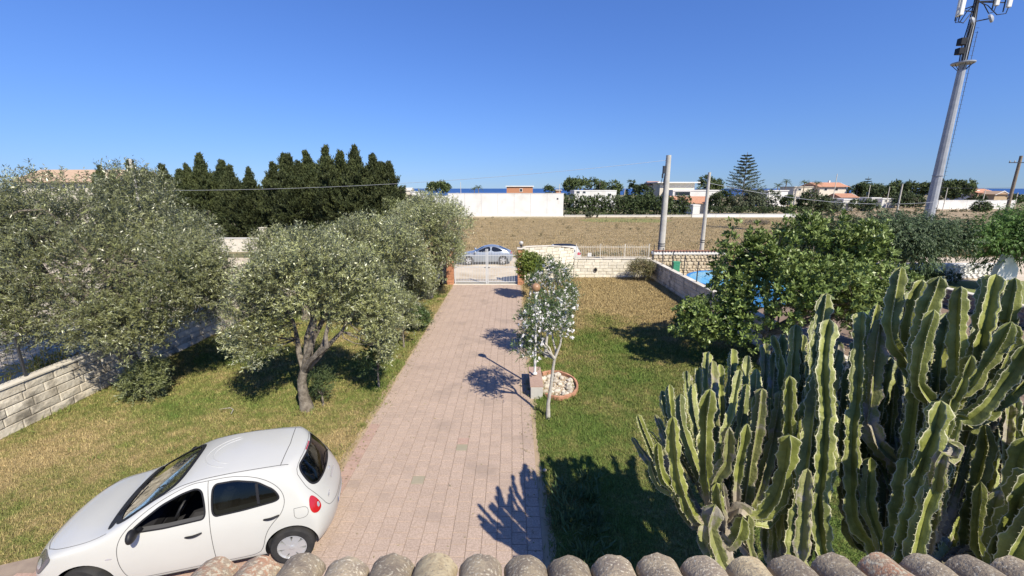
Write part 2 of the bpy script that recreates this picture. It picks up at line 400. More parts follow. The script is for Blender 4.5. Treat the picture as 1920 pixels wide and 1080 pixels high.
# driveway: a sunk joint bed, 300 single pavers nearest the camera, the rest joined
drive = sheet("driveway", [(DX0, -1), (DX1, -1), (DX1, GY + .3), (DX0, GY + .3)], .012, m_joint)
fore = sheet("forecourt", [(-11.0, -1), (DX0, -1), (DX0, 7.2), (-4.6, 6.55), (-8.0, 5.2), (-11.0, 4.3)], .0085, m_joint)
NT = 16; TW = (DX1 - DX0) / NT; TL = .238; TH = .010
tb = MB(); g_ = .006
x, y = TW/2 - g_*.5, TL/2 - g_*.95
tb.add([(-x,-y,0),(x,-y,0),(x,y,0),(-x,y,0),(-x+.004,-y+.004,TH),(x-.004,-y+.004,TH),(x-.004,y-.004,TH),(-x+.004,y-.004,TH)],
       [(4,5,6,7),(0,1,5,4),(1,2,6,5),(2,3,7,6),(3,0,4,7)])
tile0 = tb.build("paving_tile", m_paver, drive, fixn=False)
tile_red = tile0.data.copy(); tile_red.materials.clear(); tile_red.materials.append(m_paver_red)
tile_grn = tile0.data.copy(); tile_grn.materials.clear(); tile_grn.materials.append(m_paver_green)
tile_base = tile0.data; tile_used = False; n_single = 0
y0 = 4.7; rest_v = []; rest_r = []; rr = random.Random(3)
base_v = np.array(tb.v)
nrow = int((GY + .2 - y0) / TL)
for r_ in range(nrow):
    for c_ in range(NT):
        cx = DX0 + (c_ + .5) * TW; cy = y0 + (r_ + .5 + (.5 if c_ % 2 else 0)) * TL
        dz = rr.uniform(-.0015, .0015)
        if n_single < 299:
            me = tile_base
            if c_ == 0: me = tile_red
            if (r_, c_) in ((14, 9), (10, 6)): me = tile_grn
            if (r_, c_) == (15, 9): me = tile_red
            if not tile_used:
                tile0.location = (cx, cy, .012 + dz); tile0.data = me; tile_used = True
            else: inst(tile0, "paving_tile", drive, (cx, cy, .012 + dz), mesh=me)
            n_single += 1
        elif rr.random() < 1.0:
            rest_v.append(base_v + np.array((cx, cy, .012 + dz))); rest_r.append(rr.random())
q = np.array(tb.f)
def stamp(vs, faces): return np.concatenate([faces + i * len(vs[0]) for i in range(len(vs))])
o = mesh_np("paving", np.concatenate(rest_v), quads=stamp(rest_v, q), mat=m_paver, parent=drive, attrs={'rnd': ('FACE', np.repeat(rest_r, len(q)))})
tag(o, kind='stuff')
fv = []; fr_ = []
def inside(px_, py_, poly):
    c = False; n = len(poly)
    for i in range(n):
        x1, y1 = poly[i]; x2, y2 = poly[(i+1) % n]
        if (y1 > py_) != (y2 > py_) and px_ < (x2 - x1) * (py_ - y1) / (y2 - y1) + x1: c = not c
    return c
fpoly = [(-11.0, -1), (DX0 - .13, -1), (DX0 - .13, 6.95), (-4.6, 6.3), (-8.0, 4.95), (-11.0, 4.05)]
for r_ in range(-2, 16):
    for c_ in range(30):
        cx = DX0 - (c_ + .5) * TW; cy = 3.6 + (r_ + .5 + (.5 if c_ % 2 else 0)) * TL
        if inside(cx, cy, fpoly): fv.append(base_v + np.array((cx, cy, .0085 + rr.uniform(-.001, .001)))); fr_.append(rr.random())
o = mesh_np("paving", np.concatenate(fv), quads=stamp(fv, q), mat=m_paver_red, parent=fore, attrs={'rnd': ('FACE', np.repeat(fr_, len(q)))})
tag(o, kind='stuff')
o = MB().box(((DX0 + DX1)/2, GY - .02, .02), (4.2, .35, .05)).build("gate_threshold", m_coping); tag(o, kind='structure')
# ------------------------------------------------------------------ block walls
def block_mesh(name, m, seed):
    r = random.Random(seed); b = MB()
    # unit block: x -.5...5, z -.5...5, y 0 (back) to -1 (face), pillowed rock face
    e = .035
    j = lambda a: r.uniform(-a, a)
    v = [(-.5,0,-.5),(.5,0,-.5),(.5,0,.5),(-.5,0,.5),
         (-.5,-.75+j(.1),-.5),(.5,-.75+j(.1),-.5),(.5,-.75+j(.1),.5),(-.5,-.75+j(.1),.5),
         (-.46+j(.01),-1+j(.12),-.42+j(.03)),(.46+j(.01),-1+j(.12),-.42+j(.03)),(.46+j(.01),-1+j(.12),.42+j(.03)),(-.46+j(.01),-1+j(.12),.42+j(.03)),(j(.15),-1.1+j(.15),j(.1))]
    f = [(0,1,5,4),(1,2,6,5),(2,3,7,6),(3,0,4,7),(4,5,9,8),(5,6,10,9),(6,7,11,10),(7,4,8,11),(8,9,12),(9,10,12),(10,11,12),(11,8,12)]
    b.add(v, f)
    me = bpy.data.meshes.new(name); me.from_pydata(b.v, [], b.f); me.materials.append(m); return me
BM = [block_mesh("block", m_block, i) for i in range(5)]
BMO = [block_mesh("block", m_block_old, i + 20) for i in range(5)]
def blockwall(name, label, p0, p1, hf, meshes=BM, bh=.2, bl=.46, th=.22, cat="wall", coping=True, dep=.05, seed=0, maxn=295, group=None):
    p0 = Vector((*p0, 0)); p1 = Vector((*p1, 0)); L = (p1 - p0).length; rz = math.atan2(p1.y - p0.y, p1.x - p0.x)
    if not callable(hf): h_ = hf; hf = lambda u: h_
    t = thing(name, label, cat, p0, rz, group); r = random.Random(seed)
    us = np.linspace(0, L, max(2, int(L / .25)))
    b = MB(); prev = None
    poly = [(0, 0)] + [(L, 0)] + [(float(u), hf(u) - .012) for u in us[::-1]]
    b.prism(poly, .035, th); b.build("core", m_mortar, t)
    n = 0; row = 0; z = 0.0
    while z < max(hf(u) for u in us) - .04:
        x = -r.uniform(0.05, bl * .8)
        while x < L:
            l = bl * r.uniform(.75, 1.3); x0, x1 = max(0, x), min(L, x + l); x += l
            if x1 - x0 < .06: continue
            top = min(z + bh, min(hf(x0), hf(x1)) - .005)
            if top - z < .05: continue
            if n >= maxn: continue
            o = bpy.data.objects.new("block", meshes[r.randrange(len(meshes))]); link(o, t)
            o.location = ((x0 + x1) / 2, .034, (z + top) / 2); o.scale = (x1 - x0 - .014, dep * r.uniform(.8, 1.15), top - z - .012); n += 1
        z += bh; row += 1
    if coping:
        x = 0
        while x < L - .02:
            l = min(.9, L - x); a, c_ = hf(x), hf(x + l)
            cb = MB(); m = (x + l / 2, th / 2 - .01, (a + c_) / 2 + .028)
            rot = Matrix.Rotation(-math.atan2(c_ - a, l), 3, 'Y')
            cb.box(m, (l - .008, th + .07, .05), M=rot).build("coping_slab", m_coping, t, bevel=.006); x += l
    return t
wall_l = blockwall("boundary_wall", "long pale block wall running behind the large olive tree on the left lawn", (WL, 3.0), (WL, GY), 1.1, BMO, .22, .62, seed=1)
wall_fl = blockwall("boundary_wall", "pale block front wall hidden behind the olive trees left of the gate", (WL, GY + .2), (-3.9, GY + .2), 1.5, BM, .22, .6, seed=2)
wall_r = blockwall("boundary_wall", "pale block wall along the right side of the lawn, running down behind the cactus", (WR, WF), (WR, 3.4), 1.1, BMO, .2, .5, seed=3)
def arch_h(u):
    k = u / 3.8
    return 2.2 - .05 * k - .28 * k ** 3
wall_a = blockwall("boundary_wall", "tall cream block wall with a curving top beside the right gate pillar", (.72, 24.75), (3.95, WF), arch_h, BM, .2, .46, seed=4)
wall_f = blockwall("boundary_wall", "low cream block front wall under the beige picket railing", (3.97, WF), (WR - .02, WF), 1.2, BM, .2, .46, seed=5)
# small dark opening in the low wall
t = thing("wall_vent", "small dark oval vent in the low cream front wall", "vent", (5.35, WF - .03, .52))
MB().lathe([(.10, 0), (.13, .015), (.13, .03)], 14, M=Matrix.Rotation(R(90), 3, 'X') @ Matrix.Diagonal((1, 1.3, 1))).build("rim", m_mortar, t)
MB().lathe([(.095, .03), (.095, .04)], 14, M=Matrix.Rotation(R(90), 3, 'X') @ Matrix.Diagonal((1, 1.3, 1))).build("opening", m_black, t)

# picket railing on the low wall
t = thing("picket_railing", "beige metal picket railing with swagged top on the low front wall", "railing", (4.1, WF + .1, 1.25))
for i in range(42):
    x = i * .112
    h = .78 + .10 * abs(math.cos(math.pi * x / 1.57))
    o = MB().box((x, 0, h / 2), (.016, .016, h)).build("picket", m_coping, t)
for z in (.10, .72): MB().box((2.3, -.012, z), (4.6, .012, .03)).build("rail", m_coping, t)
for x in (0, 1.55, 3.1, 4.65): MB().box((x, .01, .45), (.04, .04, .95)).build("post", m_coping, t)
t = thing("notice_board", "small white notice plate fixed to the beige railing", "sign", (4.95, WF + .06, 1.36))
MB().box((0, 0, .12), (.24, .012, .24)).build("plate", m_white, t)
MB().box((.02, -.009, .12), (.012, .004, .15)).build("mark", m_dirt, t)

# gate pillars and gate
def pillar(label, x, y, h, lamp=False):
    t = thing("gate_pillar", label, "pillar", (x, y, 0), 0, "brick pillars either side of the gate")
    r = random.Random(int(x * 10)); n = int((h - .12) / .16)
    MB().box((0, 0, h / 2 - .06), (.35, .35, h - .14)).build("core", m_mortar, t)
    for i in range(n):
        o = MB().box((0, 0, .08 + i * .16 + .01), (.40 + r.uniform(-.006, .006), .40, .148)).build("brick", m_brick, t, bevel=.008)
    MB().box((0, 0, h - .04), (.50, .50, .08)).build("cap", m_coping, t, bevel=.01)
    return t
p_l = pillar("orange brick gate pillar left of the gate, half under the olive", -3.67, GY, 2.2)
p_r = pillar("orange brick gate pillar at the right of the gate, below a clear globe lamp", .54, GY - .02, 2.22)
def globe_lamp(label, loc, pole_h, r_, mg, mp, pr=.035):
    t = thing("globe_lamp", label, "lamp", loc)
    MB().lathe([(pr * 2, 0), (pr * 2, .03), (pr, .05), (pr, pole_h)], 12).build("pole", mp, t, smooth=True)
    MB().lathe([(pr * 1.2, pole_h), (pr * 2.4, pole_h + .03), (pr * 2.4, pole_h + .06)], 12).build("collar", mp, t, smooth=True)
    MB().sphere((0, 0, pole_h + .05 + r_), r_, 24, 14).build("globe", mg, t, smooth=True)
    return t
m_globe_b = mat("amber_globe", (.40,.24,.13), (.33,.19,.10), 14, .3, coat=.3)
m_globe_c = mat("grey_globe", (.55,.53,.50), None, 4, .15, spec=.6)
globe_lamp("brown globe garden lamp on a slim white pole beside the driveway", (.655, 11.2, .42), 2.37, .125, m_globe_b, m_white)
globe_lamp("pale glass globe lamp on top of the right gate pillar", (.54, GY - .02, 2.22), .10, .12, m_globe_c, m_steel_d)
g = thing("driveway_gate", "pale grey double driveway gate of thin vertical bars", "gate", ((DX0 + DX1) / 2 + .0, GY, .04))
HW = 1.93
for sgn in (-1, 1):
    leaf = MB().box((sgn * HW / 2, 0, .12), (HW - .04, .035, .05)).box((sgn * HW / 2, 0, 1.02), (HW - .04, .03, .04)).box((sgn * HW / 2, 0, 1.72), (HW - .04, .03, .04)) \
        .box((sgn * (HW - .03), 0, .98), (.05, .05, 1.9)).box((sgn * .045, 0, 1.06), (.06, .05, 2.08)).build("gate_leaf", m_gate, g)
    for i in range(19):
        x = .12 + i * (HW - .2) / 18.5; top = 2.0 - .10 * math.sin(math.pi * x / HW)
        MB().box((sgn * x, 0, (.145 + top) / 2), (.020, .020, top - .145)).build("bar", m_gate, leaf)
    MB().box((sgn * .12, -.04, 1.0), (.10, .03, .03)).build("latch", m_steel_d, leaf)

# left of the gate: a made-up black bin for the shade and a pale panel
t = thing("shade_standin", "black bin shape put in for the dark shade beside the left gate pillar", "bin", (-4.35, GY - .55, .01))
b = MB(); b.add([(-.22,-.25,0.08),(.22,-.25,.08),(.22,.25,.08),(-.22,.25,.08),(-.29,-.33,.95),(.29,-.33,.95),(.29,.33,.95),(-.29,.33,.95)],
      [(0,3,2,1),(4,5,6,7),(0,1,5,4),(1,2,6,5),(2,3,7,6),(3,0,4,7)]).build("body", m_black, t, bevel=.02)
MB().box((0, 0, .98), (.62, .70, .06)).box((0, .36, 1.0), (.5, .04, .06)).build("lid", m_black, t, bevel=.015)
for s_ in (-1, 1): MB().lathe([(.1, -.03), (.1, .03)], 14, (s_ * .27, .28, .1), Matrix.Rotation(R(90), 3, 'Y')).build("wheel", m_black, t)
t = thing("oval_panel", "pale oval board leaning by the bin shape left of the gate pillar", "board", (-4.35, GY - .99, .0))
prof = [(.21 * math.cos(a), .56 + .56 * math.sin(a) + .35) for a in np.linspace(0, 2 * math.pi, 28)[:-1]]
b = MB().prism(prof, -.02, .02); b.build("board", m_white, t, bevel=.006)
MB().box((0, .02, .2), (.05, .03, .42)).build("prop", m_steel_d, t)

# mesh fences
def mesh_fence(label, p0, p1, z, h, post_gap, pitch, mm, wires=True, w_=.006):
    p0 = Vector((*p0, 0)); p1 = Vector((*p1, 0)); L = (p1 - p0).length; rz = math.atan2(p1.y - p0.y, p1.x - p0.x)
    t = thing("mesh_fence", label, "fence", (p0.x, p0.y, z), rz)
    n = int(L / post_gap)
    pm = MB().box((0, 0, h / 2), (.045, .045, h)).box((0, 0, h + .01), (.055, .055, .02)).build("post", mm, t)
    for i in range(1, n + 1): inst(pm, "post", t, (i * L / n, 0, 0))
    for i in range(n):
        x0, x1 = i * L / n + .03, (i + 1) * L / n - .03; b = MB()
        for k in range(int((x1 - x0) / pitch)): b.box((x0 + (k + .5) * pitch, 0, h / 2), (w_, w_, h - .06))
        for k in range(int(h / pitch)): b.box(((x0 + x1) / 2, w_, .05 + k * pitch), (x1 - x0, w_, w_))
        o = b.build("mesh_panel", mm, t, fixn=False); tag(o, kind='stuff')
    return t
mesh_fence("black wire mesh fence standing on the left block wall", (WL - .12, 3.0), (WL - .12, GY), 1.15, .95, 2.0, .12, m_steel_d)
t = thing("post_fence", "thin dark posts with fine wires standing on the right block wall", "fence", (WR + .12, WF, 1.15), R(-90))
pm = MB().box((0, 0, .5), (.04, .04, 1.0)).build("post", m_steel_d, t)
for i in range(1, 13): inst(pm, "post", t, (i * 1.62, 0, 0))
for z in (.35, .9): MB().box((9.8, 0, z), (19.4, .005, .005)).build("wire", m_steel_d, t)

# neighbour: stone wall with tiled coping, pool, bin
def tile_row_mesh(name, m, r0, r1, L, n=10, th=.014):
    "barrel tile, axis +y from 0 (wide, front end) to L; half round"
    b = MB(); k = n + 1; rings = []
    segs = 7
    for i in range(segs + 1):
        f = i / segs; rr_ = r0 + (r1 - r0) * f
        for q_, off in ((0, 0), (1, -th)):
            for j in range(k):
                a = math.pi * j / n
                wob = 1 + .012 * math.sin(5 * a + 3 * f)
                b.v.append(((rr_ + off) * math.cos(a) * wob, L * f + (.010 * math.sin(a) if False else 0), (rr_ + off) * math.sin(a) * .86 * wob))
    def id_(i, q_, j): return i * 2 * k + q_ * k + j
    for i in range(segs):
        for j in range(n):
            b.f.append((id_(i,0,j), id_(i,0,j+1), id_(i+1,0,j+1), id_(i+1,0,j)))
            b.f.append((id_(i,1,j), id_(i+1,1,j), id_(i+1,1,j+1), id_(i,1,j+1)))
        for j in (0, n):
            b.f.append((id_(i,0,j), id_(i+1,0,j), id_(i+1,1,j), id_(i,1,j)))
    for i in (0, segs):
        for j in range(n): b.f.append((id_(i,0,j), id_(i,1,j), id_(i,1,j+1), id_(i,0,j+1)))
    return b
SW0, SW1, SWY, SWH = 9.2, 14.0, 27.2, 1.42
t = thing("stone_wall", "rubble stone wall with terracotta tile coping behind the blue pool", "wall", (SW0, SWY, 0))
MB().box(((SW1 - SW0) / 2, .14, SWH / 2), (SW1 - SW0, .2, SWH)).build("core", m_mortar, t)
b = MB(); r = random.Random(11)
z = .0; stones = []
while z < SWH - .05:
    x = r.uniform(-.1, 0); hh = r.uniform(.13, .24)
    while x < SW1 - SW0 - .1:
        l = r.uniform(.16, .4); x = max(x, 0); zz = min(hh, SWH - z)
        n = 6; c = (x + l / 2, z + zz / 2); vs = []
        for q_ in range(2):
            for i in range(n):
                a = 2 * math.pi * i / n + .4; s_ = .47 if q_ == 0 else .36
                vs.append((c[0] + l * s_ * math.copysign(abs(math.cos(a)) ** .6, math.cos(a)), .04 - q_ * .045 - (r.uniform(0, .02) if q_ else 0), c[1] + zz * s_ * math.copysign(abs(math.sin(a)) ** .6, math.sin(a))))
        b.add(vs, [tuple(range(n, 2*n))] + [(i, (i+1) % n, n + (i+1) % n, n + i) for i in range(n)])
        x += l
    z += hh
m_rub = mat("ochre_rubble", (.56,.46,.31), (.70,.61,.46), 5, .9, .5, 30, c3=(.38,.29,.19), s3=3, t3=.6)
o = b.build("stones", m_rub, t, fixn=True); tag(o, kind='stuff')
MB().box(((SW1 - SW0) / 2, .13, SWH + .08), (SW1 - SW0 + .1, .34, .17)).build("cornice", m_white, t, bevel=.01)
tm = tile_row_mesh("t", m_terra, .095, .085, .42, 6).build("coping_tile", m_terra, t, smooth=True, fixn=False)
tm.location = (.1, -.1, SWH + .18)
nT = int((SW1 - SW0) / .2)
for i in range(1, nT): inst(tm, "coping_tile", t, (.1 + i * .2, -.1, SWH + .18))
t = thing("gate_pillar", "red brick pillar at the end of the tile-topped stone wall", "pillar", (SW1 + .35, SWY + .1, 0))
MB().box((0, 0, .72), (.42, .42, 1.44)).build("core", m_mortar, t)
for i in range(9): MB().box((0, 0, .08 + i * .16), (.48, .48, .148)).build("brick", m_brick, t, bevel=.006)
MB().box((0, 0, 1.52), (.58, .58, .12)).build("cap", m_white, t, bevel=.01)
t = thing("stone_wall", "tile-topped stone wall continuing right of the red brick pillar", "wall", (SW1 + .75, SWY, 0))
MB().box((3.5, .14, .7), (7, .2, 1.4)).build("core", m_rub, t)
MB().box((3.5, .13, 1.48), (7.1, .34, .17)).build("cornice", m_white, t, bevel=.01)
for i in range(34): inst(tm, "coping_tile", t, (.1 + i * .2, -.1, 1.58))
t = thing("green_bin", "small green bin against the stone wall behind the pool", "bin", (10.55, 26.75, 0))
MB().box((0, 0, .5), (.42, .36, .96)).build("body", mat("green_plastic", (.06,.30,.18), None, 4, .5), t, bevel=.02)
MB().box((0, 0, 1.0), (.46, .40, .05)).build("lid", MATS["green_plastic"], t, bevel=.01)
t = thing("swimming_pool", "round blue above-ground pool beyond the right wall", "pool", (12.2, 22.2, 0))
PR = 2.55; m_pool = mat("pool_blue", (.04,.20,.50), (.06,.26,.58), 2, .5)
MB().lathe([(PR, 0), (PR + .02, .4), (PR, .8)], 48).build("side", m_pool, t, smooth=True)
b = MB(); seg = 48
for i in range(seg):
    a0, a1 = 2 * math.pi * i / seg, 2 * math.pi * (i + 1) / seg
    for (ra, rb, z_) in ((PR - .08, PR + .06, .835),):
        b.add([(ra*math.cos(a0), ra*math.sin(a0), z_), (rb*math.cos(a0), rb*math.sin(a0), z_), (rb*math.cos(a1), rb*math.sin(a1), z_), (ra*math.cos(a1), ra*math.sin(a1), z_),
               (ra*math.cos(a0), ra*math.sin(a0), z_ - .03), (rb*math.cos(a0), rb*math.sin(a0), z_ - .03), (rb*math.cos(a1), rb*math.sin(a1), z_ - .03), (ra*math.cos(a1), ra*math.sin(a1), z_ - .03)],
              [(0,1,2,3),(4,7,6,5),(0,3,7,4),(1,5,6,2)])
b.build("rim", m_pool, t)
MB().lathe([(PR - .09, .805), (PR - .09, .812)], 48).build("water", mat("pool_water", (.10,.42,.66), (.16,.52,.74), 2.5, .08, .4, 4, spec=.6), t)
# far right neighbour walls
def rubble_wall(label, p0, p1, h, mm, dep=.05, th=.3, sz=(.2, .45), cap=None, seed=1):
    p0 = Vector((*p0, 0)); p1 = Vector((*p1, 0)); L = (p1 - p0).length; rz = math.atan2(p1.y - p0.y, p1.x - p0.x)
    t = thing("stone_wall", label, "wall", p0, rz); r = random.Random(seed)
    MB().box((L / 2, th / 2 + .03, h / 2), (L, th, h)).build("core", m_mortar if mm is m_stone_dk else mm, t)
    b = MB(); z = 0
    while z < h - .04:
        x = 0; hh = min(r.uniform(.14, .26), h - z)
        while x < L - .1:
            l = min(r.uniform(*sz), L - x); n = 6; c = (x + l / 2, z + hh / 2); vs = []
            for q_ in range(2):
                for i in range(n):
                    a = 2 * math.pi * i / n + .3; s_ = .48 if q_ == 0 else .34
                    vs.append((c[0] + l * s_ * math.copysign(abs(math.cos(a)) ** .6, math.cos(a)), .04 - q_ * (dep + r.uniform(0, .03)), c[1] + hh * s_ * math.copysign(abs(math.sin(a)) ** .6, math.sin(a))))
            b.add(vs, [tuple(range(n, 2*n))] + [(i, (i+1) % n, n + (i+1) % n, n + i) for i in range(n)]); x += l
        z += hh
    o = b.build("stones", mm, t); tag(o, kind='stuff')
    if cap: MB().box((L / 2, th / 2, h + .025), (L + .04, th + .1, .06)).build("coping", cap, t, bevel=.01)
    return t
rubble_wall("low brown stone wall with a pale coping right of the cactus tips", (21.2, 26.0), (21.2, 9), .8, m_stone_dk, cap=m_coping, seed=3)
rubble_wall("whitewashed rough stone wall under the drooping pepper trees", (21.6, 26.3), (31.5, 26.3), .95, m_white, dep=.09, seed=4)
t = thing("stone_wall", "short white wall peak beside the bright green tree at the right edge", "wall", (26.6, 22.8, 0))
MB().prism([(0, 0), (1.3, 0), (1.25, 1.3), (.75, 2.0), (.5, 2.05), (.25, 1.3)], 0, .3).build("wall_panel", m_white, t, bevel=.03)

# ------------------------------------------------------------------ low box wall and stone ring
t = thing("block_plinth", "low grey masonry plinth with reddish top at the driveway edge", "plinth", (.505, 10.5, 0))
MB().box((.17, .65, .17), (.33, 1.3, .34)).build("body", m_concrete, t, bevel=.006)
for i in range(3):
    MB().box((.17, .22 + i * .43, .36), (.36, .422, .04)).build("cap_tile", m_paver_red, t, bevel=.004)
t = thing("planter_ring", "ring of small upright terracotta bricks edging a stone bed on the right lawn", "planter", (1.28, 11.25, 0))
RX, RY = .60, .82; nb = 30
bm0 = None
for i in range(nb):
    a = 2 * math.pi * i / nb
    if abs(math.sin(a)) < .93 and math.cos(a) < -.55: continue
    if bm0 is None:
        bm0 = MB().box((0, 0, .06), (.155, .06, .15)).build("brick", m_terra, t, bevel=.008); o = bm0
    else: o = inst(bm0, "brick", t)
    o.location = (RX * math.cos(a), RY * math.sin(a), random.uniform(-.01, .012)); o.rotation_euler = (random.uniform(-.06, .06), 0, math.atan2(RY * math.cos(a), -RX * math.sin(a)))
o = MB().lathe([(.57, .0), (.57, .035)], 24, M=Matrix.Diagonal((1, 1.35, 1))).build("soil", m_dirt, t)
def pebble_mesh(seed):
    r = random.Random(seed); b = MB(); b.sphere((0, 0, 0), 1, 7, 5)
    b.v = [(x * r.uniform(.8, 1.1), y * r.uniform(.8, 1.1), z * r.uniform(.7, 1.1)) for x, y, z in b.v]
    me = bpy.data.meshes.new("stone"); me.from_pydata(b.v, [], b.f); me.materials.append(m_stone); return me
PM = [pebble_mesh(i) for i in range(5)]
r = random.Random(4); placed = []
for k in range(900):
    big = k < 60
    a = r.uniform(0, 2 * math.pi); d = math.sqrt(r.random()) * .85; s_ = r.uniform(.08, .14) if big else r.uniform(.025, .05)
    x, y = RX * d * math.cos(a), RY * d * math.sin(a)
    if any((x - p[0]) ** 2 + (y - p[1]) ** 2 < ((s_ + p[2]) * .82) ** 2 for p in placed): continue
    if len(placed) > 105: break
    placed.append((x, y, s_))
    o = bpy.data.objects.new("stone", PM[r.randrange(5)]); link(o, t)
    o.location = (x, y, .03 + s_ * .3); o.scale = (s_, s_ * r.uniform(.7, 1), s_ * .6); o.rotation_euler = (0, 0, r.uniform(0, 6))

# ------------------------------------------------------------------ tiled porch roof edge under the camera
ROOF_P = R(13); RZ, RYD = 3.865, 1.60
t = thing("tiled_porch_roof", "weathered lichen-covered barrel tile roof edge along the bottom of the view", "roof", (0, RYD, RZ))
roofX0, roofX1 = -1.37, 2.6; pitch = .204
rot = Matrix.Rotation(ROOF_P, 4, 'X').to_3x3()
variants = []
for i in range(6):
    b = tile_row_mesh("t", None, .1, .086, .46, 14, .016)
    r = random.Random(i)
    cx_ = [r.uniform(-.003, .003) for _ in b.v]
    ph = r.uniform(0, 6)
    b.v = [(x + .002 * math.sin(40 * y + ph), -y + c_ * .5, z + .003 * math.sin(30 * y + 9 * x + ph) + c_) for (x, y, z), c_ in zip(b.v, cx_)]
    me = bpy.data.meshes.new("roof_tile"); me.from_pydata(b.v, [], b.f); me.materials.append((m_rtile, m_rtile, m_rtile2, m_rtile, m_rtile3, m_rtile)[i])
    me.polygons.foreach_set('use_smooth', np.ones(len(me.polygons), dtype=bool)); me.set_sharp_from_angle(angle=R(50)) if hasattr(me, 'set_sharp_from_angle') else None
    variants.append(me)
r = random.Random(5); order = [4, 4, 0, 1, 3, 2, 5, 0, 1, 5, 3, 0, 2, 1, 3, 4, 5, 0, 3]
nx = int((roofX1 - roofX0) / pitch) + 1
for i in range(nx):
    for row in range(3):
        o = bpy.data.objects.new("roof_tile", variants[order[i % len(order)] if row == 0 else r.randrange(6)]); link(o, t)
        fy = -row * .36; off = rot @ Vector((0, fy, .018 * row))
        # rows climb towards the camera: y decreasing, z increasing
        o.location = (roofX0 + i * pitch + r.uniform(-.006, .006), fy * math.cos(ROOF_P) + r.uniform(-.012, .012), -fy * math.sin(ROOF_P) + .012 * row + r.uniform(-.004, .006) - (.03 if i == 0 else .01 if i == 1 else 0))
        o.rotation_euler = (-ROOF_P, r.uniform(-.04, .04), r.uniform(-.03, .03))
# channels between
for i in range(nx):
    b = tile_row_mesh("t", None, .085, .1, 1.15, 8, .012); b.v = [(x, -y, -z * .7) for x, y, z in b.v]
    o = b.build("channel_tile", m_rtile3, t, smooth=True, fixn=False); o.location = (roofX0 + (i + .5) * pitch, -.03, .03); o.rotation_euler = (-ROOF_P, 0, 0)
MB().box(((roofX0 + roofX1) / 2, -.66, .03), (roofX1 - roofX0 + .1, 1.2, .05), M=Matrix.Rotation(-ROOF_P, 3, 'X')).build("deck", m_concrete, t)
MB().box(((roofX0 + roofX1) / 2, -.14, -.24), (roofX1 - roofX0 - .1, .16, .28)).build("beam", m_white, t)
for x in (roofX0 + .2, roofX1 - .2): MB().box((x, -.14, -.38 - 1.82), (.22, .155, 3.64)).build("column", m_white, t)
# ------------------------------------------------------------------ foliage
def norm(a): return a / np.maximum(np.linalg.norm(a, axis=1, keepdims=True), 1e-9)
def leaves(name, B, U, L, k, ll, lw, g, m, parent, spread=.9, droop=0.0, upw=.0, wide=.45, keep=None, tipb=False):
    S = len(B)
    t = (g.random((S, k)) ** (.5 if tipb else 1.0)) * .9 + .1
    P = (B[:, None, :] + U[:, None, :] * (L[:, None] * t)[:, :, None]).reshape(-1, 3)
    Ur = np.repeat(U, k, 0); n = len(P)
    rv = g.normal(size=(n, 3)); rv -= Ur * np.sum(rv * Ur, 1, keepdims=True); rv = norm(rv)
    d = norm(Ur * .65 + rv * spread + np.array([0, 0, upw - droop]) + g.normal(size=(n, 3)) * .15)
    tgt = Ur * 1.0 + g.normal(size=(n, 3)) * .75 + np.array([0, 0, .45])
    s = norm(np.cross(d, tgt))
    nrm = np.cross(s, d); s = np.where(np.sum(nrm * tgt, 1, keepdims=True) < 0, -s, s)
    l = ll * g.uniform(.65, 1.25, (n, 1)); w_ = lw * g.uniform(.7, 1.25, (n, 1))
    V = np.stack([P, P + d * l * wide + s * w_ * .5, P + d * l, P + d * l * wide - s * w_ * .5], 1).reshape(-1, 3)
    q = np.arange(n * 4).reshape(n, 4)
    sc_ = 2.2 / max(.25, min(3.0, float(np.mean(L)) * 3))
    tone = .5 + .5 * np.sin(B[:, 0] * sc_ + 1.3 * np.sin(B[:, 2] * sc_ * 1.3)) * np.sin(B[:, 1] * sc_ * .9 + 1.1 * np.sin(B[:, 0] * sc_ * .7)) 
    rn = np.clip(np.repeat(g.random(S) * .28 + tone * .36, k) + g.random(n) * .36, 0, .999)
    return mesh_np(name, V, quads=q, mat=m, parent=parent, attrs={'rnd': ('FACE', rn)})
def shoots(clumps, n, g, up=.35, shell=(.5, 1.0), sl=(.2, .4), out=None, outw=.4, squash=1.0, pw=2.0):
    C_ = np.array([c for c, r in clumps], dtype=float); Rr = np.array([r for c, r in clumps], dtype=float)
    p = Rr ** pw / np.sum(Rr ** pw); i = g.choice(len(C_), n, p=p)
    d = norm(g.normal(size=(n, 3)))
    if out is not None:
        od = norm(C_[i] - np.array(out)); flip = np.sum(d * od, 1) < -.45; d[flip] *= -1
    dd = d.copy(); dd[:, 2] *= squash
    B = C_[i] + dd * (Rr[i] * g.uniform(shell[0], shell[1], n))[:, None]
    U = norm(d + np.array([0, 0, up]) + g.normal(size=(n, 3)) * .35 + (od * outw if out is not None else 0))
    return B, U, g.uniform(sl[0], sl[1], n)
def ell_clumps(c, rad, n, rc, g, inner=.35, flat=0.0):
    c = np.array(c, dtype=float); rad = np.array(rad, dtype=float); res = []
    for i in range(n):
        d = g.normal(size=3); d /= np.linalg.norm(d)
        if d[2] < -flat - .2 and flat: d[2] *= .4
        k = g.uniform(inner, 1.0) ** .6
        r = g.uniform(*rc); p = c + d * np.maximum(rad * k - r * .8, 0)
        res.append((tuple(p), r))
    return res
def bent(p0, p1, g, n=5, amt=.12):
    p0, p1 = Vector(p0), Vector(p1); L = (p1 - p0).length; pts = []
    o = Vector(g.normal(size=3)) * amt * L
    for i in range(n + 1):
        f = i / n; pts.append(p0.lerp(p1, f) + o * math.sin(math.pi * f) + Vector(g.normal(size=3)) * (.02 * L if 0 < i < n else 0))
    return pts
